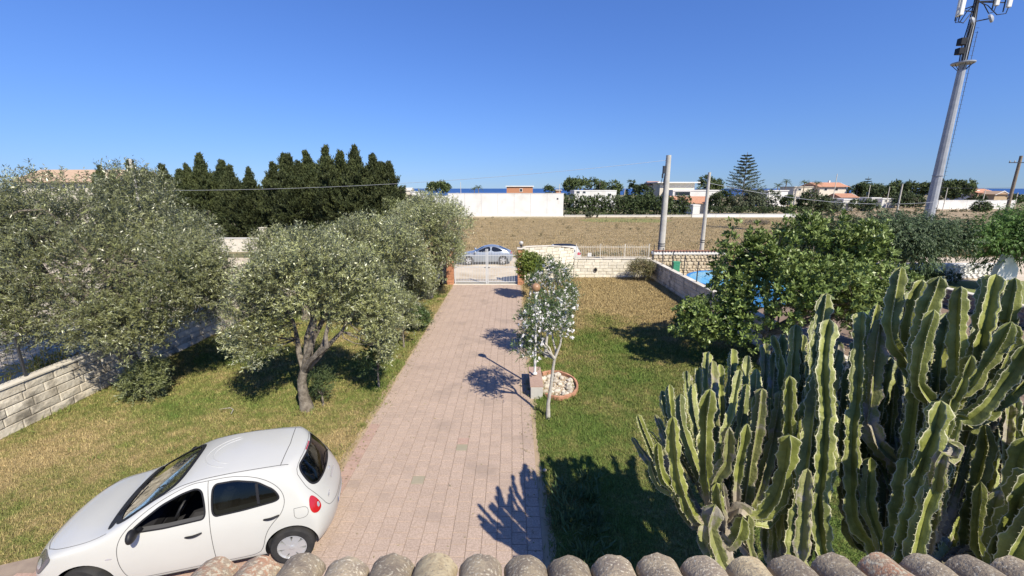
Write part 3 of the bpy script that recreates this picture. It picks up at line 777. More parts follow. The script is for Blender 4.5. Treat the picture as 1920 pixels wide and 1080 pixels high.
def tree(name, label, loc, trunk, clumps, nshoot, k, ll, lw, m, bark, seed, tr=.15, limbs=7, up=.35, spread=.9, sl=(.2, .4), droop=0.0,
         group=None, cat="tree", out=None, twigs=True, shell=(.45, 1.0), upw=0.0, tipb=False, wide=.45, lr=.35, bend=.12, sq=1.0, pw=2.0):
    g = np.random.default_rng(seed)
    t = thing(name, label, cat, loc, 0, group)
    n = len(trunk)
    if trunk:
        pts = [Vector(trunk[0]) - Vector((0, 0, .1))] + [Vector(p) for p in trunk]
        rads = [tr * 1.5] + [tr * (1.25 if i == 0 else 1.0) * (1 - .35 * i / max(1, n - 1)) for i in range(n)]
        MB().tube(pts, rads, 10).build("trunk", bark, t, smooth=True)
        top = Vector(trunk[-1])
        cs = sorted(clumps, key=lambda c: -c[1])[:limbs * 3]
        sel = cs[::3][:limbs]
        lim = []
        for c, r in sel:
            p = bent(top - Vector((0, 0, tr * .3)), c, g, 5, bend); rr_ = tr * lr
            MB().tube(p, [tr * .6 + (rr_ * .3 - tr * .6) * min(1, i / 5) for i in range(len(p))], 7).build("branch", bark, t, smooth=True)
            lim.append(p)
        if twigs and lim:
            b = MB()
            for c, r in clumps:
                best = min((q for p in lim for q in p[2:]), key=lambda q: (q - Vector(c)).length)
                b.tube(bent(best, c, g, 3, .1), [tr * .14, tr * .1, tr * .07, tr * .05], 5)
            o = b.build("twigs", bark, t, fixn=False); tag(o, kind='stuff')
    B, U, L = shoots(clumps, nshoot, g, up, shell, sl, out if out is not None else (top if trunk else None), squash=sq, pw=pw)
    leaves("crown", B, U, L, k, ll, lw, g, m, t, spread, droop, upw, wide, tipb=tipb)
    return t

# the big olive against the left wall
g = np.random.default_rng(101)
cl = ell_clumps((-1.1, .5, 3.85), (3.6, 2.8, 2.3), 74, (.55, .9), g, .3) + ell_clumps((1.9, -.1, 3.3), (1.4, 1.6, 1.45), 22, (.5, .75), g, .2) \
   + ell_clumps((-2.6, -1.2, 2.7), (2.4, 1.2, 1.2), 22, (.5, .75), g, .2) + ell_clumps((.5, -.9, 2.5), (1.9, 1.2, 1.1), 22, (.4, .6), g, .2) + ell_clumps((-4.3, .2, 5.2), (1.9, 1.6, 1.5), 18, (.5, .75), g)
tree("olive_tree", "largest olive tree, broad grey-green crown leaning over the left wall", (-10.75, 11.3, 0),
     [(0, 0, 0), (-.18, .05, .5), (-.45, .12, 1.1), (-.7, .2, 1.7)], cl, 18500, 15, .092, .021, m_olive, m_bark, 1, shell=(.72, 1.08), tr=.24, limbs=10, out=(-1, .5, 3.2), up=.45, sl=(.22, .45))
g = np.random.default_rng(102)
tree("sucker_shrub", "bushy low olive suckers at the foot of the largest olive", (-9.95, 10.55, 0), [(0, 0, 0), (0, 0, .3)],
     ell_clumps((0, 0, .62), (.62, .5, .5), 16, (.16, .28), g) + [((.1, -.1, .18), .2)], 700, 12, .10, .024, m_olive_y, m_bark, 2, tr=.05, limbs=5, up=.1, cat="shrub", sl=(.12, .3), droop=.2)
# middle olive with a forked grey trunk
g = np.random.default_rng(103)
cl = ell_clumps((.45, .5, 3.35), (1.6, 1.5, 1.05), 34, (.30, .52), g) + ell_clumps((-.65, .1, 2.95), (.8, .9, 1.15), 18, (.26, .44), g) + ell_clumps((-.75, -.25, 2.0), (.5, .5, .5), 8, (.2, .32), g) + ell_clumps((1.75, .5, 2.45), (.8, .7, .8), 12, (.25, .42), g) + ell_clumps((.9, .2, 2.6), (.6, .6, .35), 5, (.2, .3), g) + ell_clumps((-1.35, -.1, 1.95), (.5, .5, .45), 6, (.18, .28), g) + ell_clumps((1.9, .2, 1.75), (.45, .4, .45), 6, (.16, .26), g) + ell_clumps((.2, .4, 4.25), (.8, .6, .35), 6, (.2, .3), g)
tree("olive_tree", "middle olive tree with thick forked grey trunk standing on the left lawn", (-5.33, 9.95, 0),
     [(0, 0, 0), (-.06, .02, .4), (-.07, .03, .8), (.02, .05, 1.1)], cl, 5600, 15, .085, .020, m_olive, m_bark, 3, shell=(.66, 1.15), tr=.145, limbs=8, out=(0, .5, 2.4), up=.5, sl=(.2, .42), bend=.08)
g = np.random.default_rng(104)
tree("sucker_shrub", "dark fine-leaved suckers hugging the middle olive trunk", (-5.0, 10.15, 0), [(0, 0, 0), (0, 0, .3)],
     ell_clumps((0, 0, .6), (.30, .3, .55), 12, (.14, .24), g), 420, 12, .045, .013, m_dark, m_bark, 4, tr=.03, limbs=4, cat="shrub", sl=(.1, .25))
# olives further down the left lawn
def olive_far(label, px, base, seed, c, rad, n, rc, ns, trunk=None, m=None, extra=None, ll=.11, lw=.028, tr=.16):
    g = np.random.default_rng(seed); b = base
    cl = ell_clumps(c, rad, n, rc, g) + (ell_clumps(*extra, g) if extra else [])
    tree("olive_tree", label, (b[0], b[1], 0), trunk or [(0, 0, 0), (.05, 0, .7), (.1, .05, 1.3)], cl, int(ns * 1.25), 13, ll, lw, m or m_olive, m_bark, seed, shell=(.68, 1.08), tr=tr, limbs=6, out=(c[0], c[1], c[2] - .6), up=.5, sl=(.22, .45))
olive_far("olive tree with a short stout trunk behind the middle olive", 0, (-5.5, 16.4), 5, (.1, .3, 3.2), (2.4, 2.0, 1.65), 34, (.45, .75), 3900, tr=.2, m=m_olive)
olive_far("rounded olive tree nearest the gate, crown reaching over the parked grey car", 0, (-4.3, 21.3), 6, (.1, 0, 3.5), (2.2, 1.9, 1.85), 30, (.5, .8), 3600, m=m_olive, extra=((.0, -.6, 1.6), (1.2, .8, 1.0), 9, (.4, .6)))
olive_far("small olive tree against the left wall between the two large olives", 0, (-9.0, 17.6), 7, (0, 0, 2.7), (2.0, 1.6, 1.35), 26, (.45, .7), 2600)
olive_far("olive tree in the far left corner of the lawn, before the cypresses", 0, (-8.0, 22.6), 8, (0, 0, 2.4), (2.2, 1.6, 1.3), 24, (.45, .75), 2200, ll=.13, lw=.035)
olive_far("yellowish-green olive shrub at the foot of the cypress row", 0, (-10.2, 37.0), 9, (0, 0, 3.2), (1.9, 1.6, 1.6), 22, (.5, .8), 1500, ll=.2, lw=.06, m=m_olive_y)
# shrubs by the left edge of the drive
def shrub(label, loc, c, rad, n, rc, ns, ll, lw, m, seed, k=11, tr=.03, name="shrub", cat="shrub", stem=None, up=.3, sl=(.12, .3), group=None, droop=0, bark=None, spread=.9, limbs=5):
    g = np.random.default_rng(seed)
    return tree(name, label, loc, stem or [(0, 0, 0), (0, 0, c[2] * .45)], ell_clumps(c, rad, n, rc, g), ns, k, ll, lw, m, bark or m_bark, seed, tr=tr, limbs=limbs, cat=cat, up=up, sl=sl, group=group, droop=droop, spread=spread)
shrub("young dark-leaved oleander at the left edge of the drive, nearest the car", (-3.85, 11.2, 0), (0, 0, 1.15), (.48, .45, .85), 18, (.16, .28), 480, .11, .022, m_ole, 21)
shrub("grey-green oleander on the left drive edge between the two olives", (-3.9, 14.3, 0), (0, 0, 1.3), (.65, .6, .95), 20, (.2, .34), 620, .11, .024, m_olive, 22)
shrub("low bright green bush at the left drive edge halfway to the gate", (-3.75, 16.1, 0), (0, 0, .6), (.5, .45, .45), 12, (.18, .3), 360, .12, .035, m_ole, 23)
shrub("pale grey-green bush on the left drive edge close to the gate", (-4.3, 18.6, 0), (0, 0, 1.5), (1.0, .8, 1.25), 22, (.3, .5), 1300, .10, .022, m_olive, 24)
# white oleanders beside the lamp
def oleander(label, loc, trunk, cl, ns, nf, seed, tr=.05, group="white-flowered oleanders beside the driveway lamp"):
    t = tree("oleander", label, loc, trunk, cl, ns, 9, .11, .021, m_ole, m_bark_p, seed, tr=tr, limbs=8, up=.7, sl=(.15, .35), twigs=True, spread=.7, lr=.5)
    g = np.random.default_rng(seed + 500)
    B, U, L = shoots(cl, nf, g, .5, (.85, 1.15), (.03, .09), (trunk[-1]))
    leaves("blossoms", B, U, L, 7, .055, .046, g, m_flower, t, spread=1.3, upw=.2)
    return t
g = np.random.default_rng(31)
oleander("white-flowered oleander with a bare pale trunk, nearest the camera", (.90, 9.5, 0), [(0, 0, 0), (.0, .03, .4), (.06, .02, .9), (.1, .03, 1.35), (.13, .02, 1.6)],
         ell_clumps((.0, .15, 2.35), (.85, .65, .78), 22, (.14, .26), g, .3) + ell_clumps((-.35, 0, 1.8), (.5, .4, .3), 6, (.12, .2), g), 480, 300, 32)
g = np.random.default_rng(33)
oleander("taller white-flowered oleander behind the lamp post", (1.15, 13.4, 0), [(0, 0, 0), (0, 0, .5), (.05, 0, 1.0)],
         ell_clumps((.25, 0, 2.0), (1.2, .9, 1.2), 34, (.16, .32), g, .3) + ell_clumps((.1, 0, 3.0), (.4, .4, .4), 5, (.14, .22), g) + ell_clumps((-.4, 0, 1.3), (.5, .4, .5), 7, (.15, .25), g), 1050, 640, 34, tr=.06)
shrub("round yellow-green bush covering the right gate pillar's foot", (.95, 21.1, 0), (0, 0, 1.75), (.85, .85, .85), 24, (.28, .42), 1700, .10, .04, m_citrus, 35, tr=.06, sl=(.1, .22), stem=[(0,0,0),(0,0,.9)])
shrub("dry brownish bush in the corner of the front and right walls", (7.9, 25.6, 0), (0, 0, .75), (.85, .7, .65), 18, (.22, .36), 1000, .13, .02, m_dry, 36, up=.6, sl=(.2, .45), k=8)
shrub("small leafy fruit sapling against the right wall", (7.75, 16.6, 0), (0, 0, .8), (.42, .38, .42), 9, (.14, .22), 130, .13, .06, m_fruit, 37, k=9, sl=(.05, .15))
# large glossy fruit tree on the right
g = np.random.default_rng(41)
cl = ell_clumps((1.35, .1, 2.55), (3.2, 2.5, 1.45), 74, (.32, .6), g, .2) + ell_clumps((-1.9, -.5, 1.55), (1.45, 1.1, .7), 18, (.26, .44), g) + ell_clumps((-1.3, -.3, 1.9), (1.0, 1.0, .8), 10, (.3, .5), g) \
   + [((-1.55, 0, 3.0 + k * .3), .42 - k * .065) for k in range(6)] + [((-.75, .1, 3.2 + k * .28), .42 - k * .06) for k in range(5)] + [((.15, 0, 3.4 + k * .28), .45 - k * .06) for k in range(6)] + [((1.6, 0, 3.5 + k * .26), .45 - k * .06) for k in range(5)] + ell_clumps((.9, .2, 4.2), (.4, .5, .9), 9, (.22, .36), g) + ell_clumps((-.6, .1, 3.7), (.6, .5, .6), 7, (.24, .38), g) + ell_clumps((2.4, 0, 3.8), (.9, .9, .8), 12, (.3, .5), g)
tree("fruit_tree", "large spreading tree with glossy dark green leaves behind the cacti", (8.2, 12.8, 0), [(0, 0, 0), (.05, 0, .5), (0, .1, 1.1)], cl, 5000, 12, .135, .056, m_fruit, m_bark, 42,
     tr=.17, limbs=12, up=.7, sl=(.08, .26), tipb=True, spread=1.1, upw=.35, out=(0, 0, 1.6), wide=.6, shell=(.6, 1.2))
# right background trees of the neighbour
def pepper(label, loc, c, rad, seed, m, ns=2600, n=34):
    g = np.random.default_rng(seed)
    tree("pepper_tree", label, loc, [(0, 0, 0), (.1, 0, 1.0), (0, 0, 1.8)], ell_clumps(c, rad, n, (.5, .9), g, .2), ns, 12, .19, .042, m, m_bark, seed, tr=.18, limbs=7, up=-.3, droop=.7, sl=(.4, .9), spread=.5, out=(c[0], c[1], c[2] - .5))
pepper("feathery grey-green pepper tree drooping over the whitewashed wall", (22.9, 24.4, 0), (0, 0, 2.75), (3.1, 2.2, 1.6), 51, m_pepper, 4800, 54)
pepper("brighter green feathery tree at the right edge of the view", (28.0, 23.4, 0), (0, 0, 2.9), (2.6, 2.0, 1.7), 52, m_bright, 3600, 44)
pepper("dark shrubby tree between the fruit tree and the pepper trees", (18.0, 23.8, 0), (0, 0, 2.7), (2.8, 1.8, 1.4), 53, m_dark, 2200)
shrub("clipped dark hedge strip below the whitewashed wall", (24.5, 25.0, 0), (0, 0, .35), (2.6, .4, .3), 20, (.25, .35), 900, .12, .05, m_dark, 54, name="hedge", cat="hedge")
shrub("dense dark shrub behind the fruit tree by the right wall", (12.6, 14.5, 0), (0, 0, 1.3), (1.6, 1.2, 1.1), 18, (.35, .55), 900, .13, .05, m_dark, 55)
# palm-like plant beyond the left wall
def palm(label, loc, th, tr, nf, fl, m, seed, cat="palm", group=None, bark=None, leafl=.25, lwid=.03, name="palm_tree", nl=26):
    g = np.random.default_rng(seed); t = thing(name, label, cat, loc, 0, group)
    MB().tube([(0, 0, -.05), (0, 0, th * .5), (.05, 0, th)], [tr * 1.2, tr, tr * .9], 9).build("trunk", bark or m_wood, t, smooth=True)
    B = []; U = []
    rib = MB()
    for i in range(nf):
        a = 2 * math.pi * i / nf * 2.4 + g.uniform(-.2, .2); e = g.uniform(.1, 1.3)
        pts = []
        for s_ in np.linspace(0, 1, 8):
            r_ = fl * s_ * math.cos(e * (1 - .3 * s_)); z_ = th + fl * (s_ * math.sin(e) - .75 * s_ * s_ * (1.1 - .4 * e))
            pts.append((math.cos(a) * r_ + .05, math.sin(a) * r_, z_))
        rib.tube(pts, [.012 * fl] * 7 + [.004 * fl], 4)
        P = np.array(pts)
        for j in range(nl):
            f = (j + .5) / nl * 7; q_ = int(f); p = P[q_] + (P[min(q_ + 1, 7)] - P[q_]) * (f - q_)
            B.append(p); d = norm((P[min(q_ + 1, 7)] - P[q_])[None])[0]; U.append(d)
    o = rib.build("midribs", m, t, fixn=False)
    B = np.array(B); U = np.array(U)
    leaves("fronds", B, U, np.full(len(B), .02 * fl), 2, leafl * fl, lwid * fl, g, m, t, spread=1.2, droop=.15)
    return t
palm("small yellowing palm plant beyond the left wall", (-13.6, 11.3, 0), .35, .09, 22, 1.0, m_bright if False else mat("yellow_palm", (.24,.26,.06), (.30,.28,.08), 2, .5, rnd=.3, trans=.2), 61, "plant", nl=22, name="palm_plant")
shrub("dry brown undergrowth by the palm beyond the left wall", (-12.9, 12.8, 0), (0, 0, .3), (.9, .8, .25), 10, (.15, .3), 260, .15, .03, m_dry, 62)

# ------------------------------------------------------------------ cypress row
def cypress(label, px, ytop, D, wpx, seed, m=None, leaders=2, low=.5, group="dark cypresses in a row beyond the left lawn", ns=1500):
    g = np.random.default_rng(seed); top = at(px, ytop, D); H_ = top.z - .3; W_ = wpx * (1.45 if px > 520 else 1.3) * (D * CP) / FPX / 2
    t = thing("cypress_tree", label, "tree", (top.x, D, 0), 0, group)
    MB().tube([(0, 0, -.1), (0, 0, H_ * .4), (0, 0, H_ * .85)], [.2, .14, .05], 8).build("trunk", m_bark, t, smooth=True)
    Bs, Us, Ls = [], [], []
    for L_ in range(leaders + 2):
        body = L_ == 0
        ox, oy = (0, 0) if L_ < 2 else ((-1) ** L_ * g.uniform(.25, .8) * W_, g.uniform(-.4, .4) * W_)
        hh = H_ * (.86 if body else 1.0 if L_ == 1 else g.uniform(.80, .97)); z0 = low if body else hh * .4
        wl = W_ * (1.0 if body else .55); n = int(ns * (1.0 if body else .42)); ex = .6 if body else 1.0; nb = int(150 if body else 60)
        fb = g.random(nb) ** (.95 if body else .7); ab = g.uniform(0, 2 * np.pi, nb)
        rb = wl * np.clip(1 - fb, 0, 1) ** ex * np.minimum(1, .6 + fb * 2) * g.uniform(.6, 1.25, nb) + .05
        k_ = g.integers(0, nb, n); t_ = g.uniform(.3, 1.0, n); r_ = rb[k_] * t_; f = fb[k_]; jit = g.normal(size=(n, 3)) * (.06 + .14 * (1 - f))[:, None]
        z = z0 + (hh - z0) * f + r_ * .55
        Bs.append(np.stack([ox + np.cos(ab[k_]) * r_, oy + np.sin(ab[k_]) * r_, z], 1) + jit)
        h_ = .85 * (1 - f) + .12
        Us.append(norm(np.stack([np.cos(ab[k_]) * h_, np.sin(ab[k_]) * h_, .6 + 1.0 * f], 1) + g.normal(size=(n, 3)) * .25)); Ls.append(g.uniform(.15, .5, n))
    leaves("crown", np.concatenate(Bs), np.concatenate(Us), np.concatenate(Ls), 10, .19, .06, g, m or m_cyp, t, spread=.45, upw=.2)
cyl = [(186, 312, 46, 30, "tiny-tipped dark cypress poking up before the tan roof"), (243, 303, 44, 60, "forked cypress beside the leaning grey pole"),
       (303, 312, 43, 80, "broad rounded cypress right of the grey pole"), (336, 322, 42, 60, "short bushy cypress below a taller pointed one on its right"),
       (372, 290, 42, 66, "tall pointed cypress standing alone left of the dip in the row"), (430, 313, 41, 56, "slim cypress with twin tips right of the dip"),
       (466, 317, 41, 56, "slim shaggy cypress with a single tip in the middle of the row"), (500, 338, 42, 52, "lowest cypress, just left of the big dark clump"),
       (540, 292, 39, 78, "left edge tree of the big dark cypress clump"), (574, 285, 40, 74, "dense middle tree of the big dark cypress clump"),
       (610, 276, 39, 70, "spiky topped tallest cypress of the big clump"), (664, 277, 38, 84, "broad cypress with feathery side branches right of the tallest"),
       (698, 296, 38, 76, "last cypress at the right end of the row, sloping down")]
for i, (px, yt, D, wp, lab) in enumerate(cyl):
    cypress(lab, px, yt, D, wp, 200 + i, leaders=3 if wp > 60 else 2, ns=int(1700 + wp * 30))
# ------------------------------------------------------------------ cacti
def catmull(pts, step):
    P = [Vector(p) for p in pts]; P = [P[0] * 2 - P[1]] + P + [P[-1] * 2 - P[-2]]; out_ = []
    for i in range(1, len(P) - 2):
        n = max(1, int((P[i+1] - P[i]).length / step))
        for j in range(n):
            t = j / n; a, b, c, d = P[i-1], P[i], P[i+1], P[i+2]
            out_.append(.5 * ((2*b) + (c - a) * t + (2*a - 5*b + 4*c - d) * t*t + (3*b - a - 3*c + d) * t*t*t))
    out_.append(P[-2]); return out_
def arm(pts, r0, parent, m, seed, ribs=5, seg=.42, taper0=.75, org=(0, 0, 0), step=.022, name="arm"):
    r = random.Random(seed); C_ = catmull(pts, step); n = len(C_)
    ls = [0]
    for i in range(1, n): ls.append(ls[-1] + (C_[i] - C_[i-1]).length)
    T = ls[-1]; V = []; E = []; ref = None; k = ribs; ph = r.uniform(0, 6); per = r.uniform(.075, .10)
    phs = [r.uniform(0, 1.2) for _ in range(k)]; bounds = [0]
    while bounds[-1] < T: bounds.append(bounds[-1] + seg * r.uniform(.6, 1.5))
    tw = r.uniform(-.35, .35); SP_ = []; A_ = []
    for i, p in enumerate(C_):
        t = (C_[min(i+1, n-1)] - C_[max(i-1, 0)]).normalized()
        if ref is None: ref = (Vector((math.cos(ph), math.sin(ph), 0)) - t * t.dot(Vector((math.cos(ph), math.sin(ph), 0)))).normalized()
        ref = (ref - t * ref.dot(t)).normalized(); bi = t.cross(ref); s = ls[i]
        j = max(q for q in range(len(bounds)) if bounds[q] <= s + 1e-6); b0 = bounds[j]; b1 = bounds[j+1] if j + 1 < len(bounds) else T + .1
        f = (s - b0) / (b1 - b0); env = .60 + .40 * max(0, math.sin(math.pi * min(.999, max(.001, f)))) ** .45
        if s < b0 + .0 and j == 0: env = .85
        rad = r0 * env * (taper0 + (1 - taper0) * min(1, s / .5))
        e_ = T - s
        if e_ < .10: rad *= max(.06, math.sqrt(max(0, 1 - (1 - e_ / .10) ** 2)))
        for q in range(k):
            a0 = 2 * math.pi * q / k + tw * s
            scal = 1 + .08 * math.cos(2 * math.pi * s / per + phs[q]) + .13 * math.sin(2 * math.pi * s / (per * 2.3) + q * .4)
            for (da, rr_, e) in ((.0, scal * 1.05, 1), (.09, .82 * (.3 + .7 * scal), .15), (.5, .24, 0), (.91, .82 * (.3 + .7 * scal), .15)):
                a = a0 + da * 2 * math.pi / k
                V.append(p + (ref * math.cos(a) + bi * math.sin(a)) * rad * rr_); E.append(e); A_.append(max(0, 1 - s / .55))
            if i % 2 == q % 2 and e_ > .03:
                u_ = ref * math.cos(a0) + bi * math.sin(a0); b_ = p + u_ * rad * scal * 1.03; v_ = t.cross(u_)
                for q_ in (-1, 1): SP_ += [b_ + t * .003, b_ - t * .003, b_ + (u_ + v_ * q_ * .7 + t * r.uniform(-.3, .5)) * r.uniform(.008, .016)]
    m_ = k * 4; idx = np.arange(n * m_).reshape(n, m_); nx_ = np.roll(idx, -1, 1)
    q = np.stack([idx[:-1], nx_[:-1], nx_[1:], idx[1:]], -1).reshape(-1, 4)
    V = np.array([tuple(v) for v in V]) - np.array(org)
    tip = len(V); V = np.concatenate([V, [np.array(C_[-1]) - np.array(org) + np.array((0, 0, .006))]]); E.append(.6)
    tr_ = np.array([(idx[-1, a], nx_[-1, a], tip) for a in range(m_)])
    A_.append(0); n0 = len(V)
    if SP_:
        V = np.concatenate([V, np.array([tuple(v) for v in SP_]) - np.array(org)]); E += [1.0] * len(SP_); A_ += [0.0] * len(SP_)
        tr_ = np.concatenate([tr_, np.arange(n0, n0 + len(SP_)).reshape(-1, 3)])
    return mesh_np(name, V, quads=q, tris=tr_, mat=m, parent=parent, smooth=False, attrs={'edge': ('POINT', E), 'age': ('POINT', A_)})

def r1(x, y): return (1180 + x / 2.455, 620 + y / 2.455)
def r2(x, y): return (1460 + x / 3.373, 480 + y / 3.373)
def r3(x, y): return (1660 + x / 3.377, 480 + y / 3.377)
def r4(x, y): return (1440 + x / 3.375, 760 + y / 3.375)
def cactus(label, base, node, arms, trunk_r, seed, fill=None):
    t = thing("cactus", label, "cactus", (base[0], base[1], 0), 0, "tall candelabra cacti by the tiled roof")
    org = (base[0], base[1], 0); r = random.Random(seed)
    nv = unp(*node[:2], node[2])
    pts = [Vector((base[0], base[1], -.1)), Vector((base[0], base[1], .4)).lerp(nv, .1), Vector((base[0], base[1], .0)).lerp(nv, .6), nv]
    C_ = catmull(pts, .08)
    b = MB(); b.tube(C_, [trunk_r * (1.25 - .45 * i / len(C_)) * r.uniform(.93, 1.07) for i in range(len(C_))], 12)
    b.build("trunk", m_cork, t, smooth=True, offs=org)
    rs = random.Random(seed + 500); extra = []
    for (pl, z0, z1, rad, kind) in arms:
        if kind != 's' and len(pl) > 3 and pl[0][0] < 1925 and rs.random() < (.85 if seed == 11 else .6):
            dx, dy, dz = rs.uniform(9, 22) * rs.choice((-1, 1)), rs.uniform(12, 75), rs.uniform(.12, .5); n = len(pl)
            extra.append(([(x + dx * (1 - j / (n - 1)), y + dy * (1 - j / (n - 1))) for j, (x, y) in enumerate(pl)], z0 + dz, z1 + dz * .3, rad * rs.uniform(.75, .95), ''))
    for i, (pl, z0, z1, rad, kind) in enumerate(arms + extra):
        # pl runs tip -> root in pixels, z0 tip depth, z1 root depth
        n = len(pl); P = [unp(x, y, z0 + (z1 - z0) * (j / max(1, n - 1))) for j, (x, y) in enumerate(pl)]
        P = P[::-1]
        root = P[0]
        if kind != 'f': P = [nv.lerp(root, .25) + Vector((0, 0, -.02))] + P if (nv - root).length > .15 else P
        arm(P, rad * (.84 if seed < 13 else .78), t, (m_cactus, m_cactus_old)[1 if kind == 'o' or r.random() < .22 else 0], seed * 100 + i, ribs=r.choice((4, 4, 5)) if rad < .1 else 5, seg=.30 if kind == 's' else .42, org=org)
    return t
A1 = [
 ([r1(38,385), r1(75,480), r1(115,570), r1(190,700), r1(300,860)], 4.3, 4.1, .050, ''),
 ([r1(118,385), r1(150,450), r1(175,520), r1(250,700), r1(330,850)], 4.4, 4.1, .050, ''),
 ([r1(130,515), r1(135,590), r1(155,670), r1(205,730), r1(320,870)], 3.9, 4.0, .058, ''),
 ([r1(200,395), r1(198,470), r1(205,560), r1(225,690), r1(290,850), r1(360,880)], 3.8, 4.0, .078, ''),
 ([r1(150,275), r1(160,340), r1(180,420), r1(260,580), r1(350,760)], 4.7, 4.2, .050, ''),
 ([r1(185,245), r1(190,320), r1(205,420), r1(270,560), r1(360,760)], 4.6, 4.2, .054, ''),
 ([r1(235,290), r1(236,370), r1(250,450), r1(290,580), r1(370,780)], 4.3, 4.1, .058, ''),
 ([r1(262,185), r1(268,260), r1(285,370), r1(330,560), r1(390,780)], 4.9, 4.3, .052, ''),
 ([r1(290,245), r1(290,320), r1(305,420), r1(350,600), r1(400,800)], 4.6, 4.2, .056, ''),
 ([r1(320,170), r1(320,260), r1(328,370), r1(360,580), r1(400,800)], 5.0, 4.3, .058, ''),
 ([r1(362,98), r1(358,180), r1(360,300), r1(380,520), r1(410,800)], 5.1, 4.3, .062, ''),
 ([r1(385,138), r1(388,230), r1(388,330), r1(400,560), r1(420,800)], 4.8, 4.3, .066, ''),
 ([r1(372,268), r1(355,370), r1(352,480), r1(352,620), r1(372,760), r1(400,860)], 3.8, 4.0, .085, ''),
 ([r1(418,155), r1(420,260), r1(424,380), r1(430,560), r1(440,820)], 5.0, 4.3, .060, ''),
 ([r1(478,85), r1(474,180), r1(465,300), r1(450,520), r1(450,820)], 5.2, 4.4, .066, ''),
 ([r1(508,178), r1(490,270), r1(470,380), r1(430,500), r1(405,640), r1(420,820)], 4.4, 4.1, .060, ''),
 ([r1(545,115), r1(538,210), r1(520,330), r1(490,560), r1(470,820)], 4.9, 4.3, .066, ''),
 ([r1(540,245), r1(528,350), r1(510,460), r1(490,620), r1(480,820)], 4.5, 4.2, .060, ''),
 ([r1(585,175), r1(580,270), r1(562,390), r1(530,560), r1(495,800)], 4.6, 4.2, .066, ''),
 ([r1(612,265), r1(602,370), r1(585,480), r1(560,620), r1(540,740), r1(520,860)], 4.0, 4.1, .080, ''),
 ([r1(457,445), r1(456,520), r1(446,610), r1(405,680), r1(395,780), r1(420,850)], 3.5, 3.9, .075, 's'),
 ([r1(542,428), r1(532,500), r1(510,590), r1(495,700), r1(490,840)], 3.9, 4.0, .066, ''),
 ([r1(625,58), r1(628,160), r1(620,300), r1(580,560), r1(520,820)], 5.2, 4.4, .068, ''),
 ([r1(672,98), r1(660,200), r1(650,330), r1(610,560), r1(540,820)], 5.0, 4.4, .066, ''),
 ([r1(700,278), r1(690,370), r1(670,480), r1(640,600), r1(590,760), r1(540,840)], 4.3, 4.2, .075, ''),
 ([r1(738,480), r1(732,560), r1(712,660), r1(680,760), r1(620,840), r1(560,850), r1(510,820)], 3.6, 3.9, .095, ''),
 ([r1(400,700), r1(405,770), r1(430,850), r1(430,930)], 3.7, 3.9, .06, 's'),
 ([r1(520,860), r1(510,920), r1(470,980), r1(430,960)], 3.6, 3.8, .085, 's'),
 ([r1(430,700), r1(440,780), r1(455,860)], 3.9, 4.0, .045, ''),
 ([r1(395,800), r1(375,900), r1(400,1000), r1(440,1080)], 3.6, 3.7, .09, 'o'),
 ([r1(550,850), r1(545,950), r1(560,1040)], 3.8, 3.9, .06, 'o'),
]
cactus("left candelabra cactus, the low spreading one with many slim arms over the lawn", (2.15, 3.75), (*r1(440, 880), 4.0), A1, .11, 11)
A2 = [
 ([r1(738,208), r1(735,300), r1(733,400), r1(733,470), r1(720,640), r1(700,900)], 3.9, 4.2, .075, ''),
 ([r2(110,433), r2(105,540), r2(92,700), r2(80,900), r2(60,1200)], 4.7, 4.6, .075, ''),
 ([r2(25,492), r2(25,600), r2(20,760), r2(10,1000)], 4.9, 4.7, .070, ''),
 ([r2(160,500), r2(140,640), r2(130,800), r2(120,1100)], 5.1, 4.8, .07, ''),
 ([r2(188,590), r2(180,700), r2(170,900), r2(150,1200)], 5.2, 4.9, .06, ''),
 ([r2(302,235), r2(285,330), r2(265,450), r2(240,640), r2(200,900), r4(120,300), r4(60,700), r4(50,1000)], 4.5, 4.2, .090, ''),
 ([r2(320,400), r2(305,500), r2(292,600), r2(285,760), r2(300,1000), r4(365,120), r4(345,420), r4(320,640), r4(340,860), r4(370,1100)], 4.0, 3.7, .095, ''),
 ([r2(378,530), r2(382,620), r2(385,760), r2(390,900), r2(380,1100)], 5.0, 4.8, .07, ''),
 ([r1(885,150), r1(870,260), r1(845,400), r1(825,560), r1(800,720), r1(770,900), r1(750,1100)], 4.1, 3.8, .09, ''),
 ([r1(800,150), r1(795,300), r1(790,500), r1(780,800)], 5.0, 4.7, .075, ''),
 ([r1(660,20), r1(690,110), r1(705,220), r1(690,420), r1(680,700)], 4.9, 4.6, .07, ''),
 ([r1(765,0), r1(770,90), r1(765,230), r1(760,420), r1(750,700)], 4.9, 4.6, .07, ''),
 ([r4(100,180), r4(60,420), r4(20,640), r4(-10,900)], 4.6, 4.5, .08, 'o'),
 ([r4(250,400), r4(235,520), r4(230,640), r4(215,900), r4(200,1100)], 3.6, 3.6, .085, ''),
]
cactus("middle candelabra cactus, a tight column of tall straight stems between the other two", (2.75, 3.85), (*r4(150, 1150), 4.1), A2, .13, 12)
